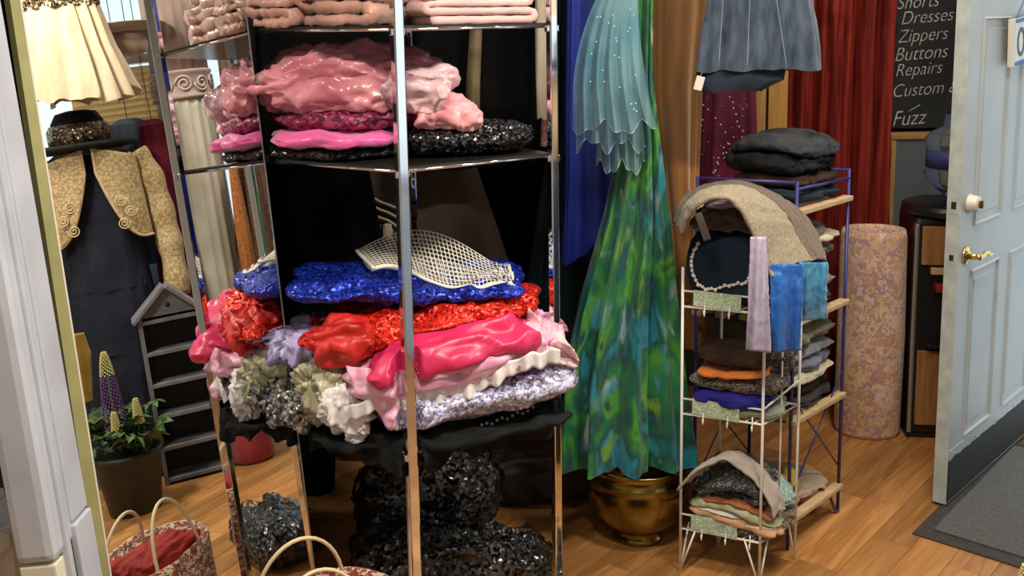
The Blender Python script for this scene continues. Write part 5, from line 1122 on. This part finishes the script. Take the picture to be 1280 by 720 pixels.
# red draped basket
M['redrib'] = fabric('dusty_red_cloth', (.30, .035, .045), (.42, .065, .075), 8, .8, .3)
rp = MX(316, 592, 1.42); rbk = thing('draped_basket', 'small basket draped in dusty red gathered cloth on the floor', 'basket', (1.47, rp.y+.02, 0))
lathe('draped_cloth', [(.075, 0), (.092, .01), (.098, .06), (.100, .12), (.106, .19), (.104, .215), (.09, .21), (.085, .17), (.001, .16)], 'redrib', rbk, 90, fn=lambda r, z, a: r*(1+.035*sin(z*150+3*sin(a*2)+2*cos(a*3))*(z > .02)*(z < .2)))
M['ochre'] = fabric('ochre_felt', (.24, .14, .015), (.34, .21, .03), 9, .8)
yp = MX(114, 445, 1.40); yl = thing('ochre_scarf', 'ochre scarf hanging behind the purple lupin', 'scarf', (1.30, yp.y-.06, 0))
hang('cloth', [(MX(114, 414, 1.3).z, 0, 0, .02, .05), (MX(114, 440, 1.3).z, 0, 0, .02, .06), (MX(114, 500, 1.3).z, 0, .02, .015, .02)], 'ochre', yl, pleats=4, amp=(.03, .08), nz=20)
tube('stake', [(0, 0, 0), (0, 0, MX(114, 414, 1.3).z-.005)], .004, 'stem', yl, 6)

# ================================================================== LET THE CLOTH LIE: soft things give way where they press on each other
from mathutils.bvhtree import BVHTree
bpy.context.view_layer.update()
def wverts(o): mw = o.matrix_world; return [mw @ v.co for v in o.data.vertices]
def press(upper, lowers, d=(0, 0, 1), gap=.0012, cap=.085, keep=.12):
    """vertices of `upper` that lie inside a lower cloth slide out along d, so that it rests on it"""
    d = Vector(d).normalized(); vs = wverts(upper); base_ = min(p.dot(d) for p in vs); lift = [0.0]*len(vs)
    for lo in lowers:
        lv = wverts(lo); mn = [min(p[i] for p in lv)-.001 for i in range(3)]; mxx = [max(p[i] for p in lv)+.001 for i in range(3)]
        bvh = BVHTree.FromPolygons(lv, [tuple(p.vertices) for p in lo.data.polygons])
        for i, p0 in enumerate(vs):
            p = p0+d*lift[i]
            if not all(mn[k] < p[k] < mxx[k] for k in range(3)): continue
            c, t, q_ = 0, 0.0, p
            while c < 24:
                h = bvh.ray_cast(q_, d)
                if h[0] is None: break
                c += 1; t = (h[0]-p).dot(d); q_ = h[0]+d*2e-5
            if c % 2: lift[i] = min(cap, lift[i]+t+gap+keep*(p0.dot(d)-base_)*.1)
    if max(lift) == 0: return
    nb_ = [[] for _ in vs]
    for e in upper.data.edges: a, b_ = e.vertices; nb_[a].append(b_); nb_[b_].append(a)
    for _ in range(4): lift = [max(l, .8*sum(lift[k] for k in n_)/len(n_)) if n_ else l for l, n_ in zip(lift, nb_)]
    im = upper.matrix_world.inverted()
    for v, p, l in zip(upper.data.vertices, vs, lift):
        if l > 1e-6: v.co = im @ (p+d*l)
    upper.data.update()
def clear_post(o, c, r):
    """cloth presses in behind an upright post instead of running through it"""
    im = o.matrix_world.inverted()
    for v, p in zip(o.data.vertices, wverts(o)):
        dx = abs(p.x-c.x)
        if dx < r+.02:
            lim = c.y+r+.001-2.0*max(0, dx-r)
            if p.y < lim and p.y > c.y-.10: p.y = lim; v.co = im @ p
    o.data.update()
def clear_mirror(o):
    """cloth touches the polished far edge of the mirror and stops there"""
    im = o.matrix_world.inverted(); w = -inw
    for v, p in zip(o.data.vertices, wverts(o)):
        s = MN.dot(p)-MD
        if -.045 < s < .006:
            f_ = edge_pt(ft0, fb0, p.z); a = (p-f_).dot(w)-.0045
            if -.03 < a < 0: v.co = im @ (p-w*a)
    o.data.update()
def O(lb):
    for o in bpy.data.objects:
        if o.get('label') == lb: return o
    raise KeyError(lb)
def part_of(t, n_): return [c for c in t.children if c.name.split('.')[0] == n_][0]
def stack(lbs):
    os_ = [O(x) for x in lbs]
    for i in range(1, len(os_)): press(os_[i], os_[max(0, i-3):i])
# chrome rack, second shelf
sA, sB, sC, sD, sE, sF, sG = [O(x) for x in ('black sequined garment folded flat under the plum and hot pink cloth', 'black sequined garment in a low rounded pile beside the front chrome post', 'hot pink satin garment folded between black sequins and plum cloth', 'dark plum crinkled garment under the big pink satin heap', 'big crumpled heap of shiny pink satin rising to a rounded top', 'coral pink satin wrap folded beside the heap above the black sequins', 'silvery pink organza garment lying across the satin heap behind the post')]
press(sB, [sA]); press(sC, [sA, sB]); press(sD, [sA, sB, sC]); press(sE, [sC, sD]); press(sF, [sB, sD]); press(sF, [sE, sC], (.55, -.8, .15)); press(sG, [sE, sF], (.1, -1, .15)); press(sG, [sD, sC])
# chrome rack, third shelf
t3 = {k: O(x) for k, x in dict(bk='plain black garment crumpled at the bottom of the pile near the mirror', bd='black garment with a row of grey beads at the bottom of the pile', fo='crumpled silver foil garment sticking out of the pile by the mirror', og='crumpled olive gold organza bundle in the pile near the mirror', ls='crumpled white lace scrap beside the olive organza bundle', sq='lilac silver sequined dress folded low in the pile', tu='pink glitter tulle skirt draped across the middle of the pile', lv='small lavender satin garment squeezed between red sequins and olive organza', li='plain red satin lining bulging from the red sequined top', cu='crimson satin cushion cover squashed under the red sequins', rd='bright red sequined top lying across the pile under the blue one', bl='royal blue sequined top folded on the red one', fl='pointed corner of pink glitter tulle hanging beside the front post', sh='blush tulle shawl trailing past the right chrome post').items()}
press(t3['bd'], [t3['bk']]); press(t3['fo'], [t3['bk']]); press(t3['og'], [t3['bk'], t3['bd']]); press(t3['fo'], [t3['og']], (-.35, -.9, 0)); press(t3['ls'], [t3['bk'], t3['bd']]); press(t3['ls'], [t3['og']], (.3, -.95, 0))
press(t3['sq'], [t3['bk'], t3['bd']]); press(t3['ls'], [t3['sq']], (-.6, -.8, 0)); press(t3['tu'], [t3['sq'], t3['bd']]); press(t3['lv'], [t3['og']]); press(t3['cu'], [t3['tu'], t3['sq']]); press(t3['fl'], [t3['sq'], t3['tu']], (0, -1, 0)); press(t3['li'], [t3['og'], t3['tu']]); press(t3['li'], [t3['cu']], (-.7, -.7, 0))
press(t3['rd'], [t3['cu'], t3['tu'], t3['lv']]); press(t3['li'], [t3['rd']], (-.1, -1, 0)); press(t3['bl'], [t3['rd']]); press(t3['lv'], [t3['rd'], t3['li']], (-.4, -.9, 0)); press(t3['sh'], [t3['cu'], t3['rd']], (.8, -.5, 0))
for c in nb.children:
    if c.name.split('.')[0] in ('net', 'inner_net', 'drawstring_hem', 'side_hem'): press(c, [t3['bl'], t3['rd']], keep=0)
for o in (t3['cu'], t3['sq'], t3['fl'], t3['tu'], t3['ls'], O('white gathered lace ruffle spilling out of the pile above lilac sequins')): clear_post(o, RC, .0175)
for o in (t3['bd'], t3['sq'], t3['tu'], t3['rd']): clear_post(o, RR, .015)
for o in (t3['fo'], t3['lv'], t3['og'], t3['bk'], sE, sA, sD, sC, O('taupe satin folded loosely on the top shelf against the mirror')): clear_mirror(o)
# second pass, so that what was pushed behind a post is lain upon again
press(sE, [sD, sC]); press(sF, [sD, sB]); press(sF, [sE], (.7, -.7, .1)); press(sG, [sE, sF], (.1, -1, .15))
press(t3['cu'], [t3['tu'], t3['sq']]); clear_post(t3['cu'], RC, .0175); press(t3['rd'], [t3['cu'], t3['lv']]); press(t3['li'], [t3['rd'], t3['cu']], (-.1, -1, 0)); press(t3['bl'], [t3['rd']])
for c in nb.children: press(c, [t3['bl'], t3['rd']], keep=0)
# wire rack
cvr = part_of(cu, 'cover'); sb_ = O('brown suede bag flopped over the navy cushion'); press(sb_, [cvr]); press(O('lilac silk scarf bunched under the arch of the tweed wrap'), [sb_, cvr])
stack(('sage green shirt folded at the bottom of the wire rack middle tier', 'indigo blue skirt folded on the sage green shirt', 'dark floral print dress folded over the indigo skirt', 'orange top folded between dark floral dress and brown jumper', 'dark brown jumper folded on top of the orange one'))
press(O('olive patterned cardigan stuffed in the corner of the middle tier'), [O('dark floral print dress folded over the indigo skirt'), O('orange top folded between dark floral dress and brown jumper'), O('dark brown jumper folded on top of the orange one')], (.9, -.4, .1))
lw = ('black scarf with a silver edge at the bottom of the wire rack', 'peach cotton scarf folded under the olive one in the bottom tier', 'thin off-white scarf between the peach and olive ones', 'pale olive cotton scarf folded over the peach one', 'thin rust scarf lying on the pale olive one', 'black printed scarf heap under the canvas sack')
stack(lw); bs_, ps_ = O('brown patterned scarf hanging over the side of the bottom tier'), O('mint and black printed scarf spilling out of the bottom tier side')
press(bs_, [O(x) for x in lw], (.72, -.69, 0)); press(ps_, [O(x) for x in lw], (.72, -.69, 0)); press(ps_, [bs_])
# slatted rack
stack(('navy denim jeans folded at the bottom of the top pile', 'dark brown trousers folded in the middle of the jeans pile', 'black denim jeans folded thickly in the jeans pile', 'faded grey jeans with stitched pockets on top of the jeans pile'))
stack(('charcoal sweater folded low on the second slat shelf', 'grey sweater folded above the charcoal one on the second slat shelf', 'black sweater folded in the middle of the second slat shelf', 'taupe sweater with a pale cord folded on the second slat shelf', 'cream sweater folded near the top of the second slat shelf', 'taupe ribbed sweater lying on the cream one'))
stack(('charcoal trousers folded at the bottom of the third slat shelf', 'dark brown trousers folded above the charcoal pair', 'cream trousers folded in the middle of the third slat shelf', 'blue-grey trousers folded over the cream pair', 'light grey trousers folded over the blue-grey pair', 'olive jacket folded on top of the third slat shelf'))
stack(('sand coloured linen folded on the lowest slat shelf', 'small yellow felt cloth lying on the sand linen'))
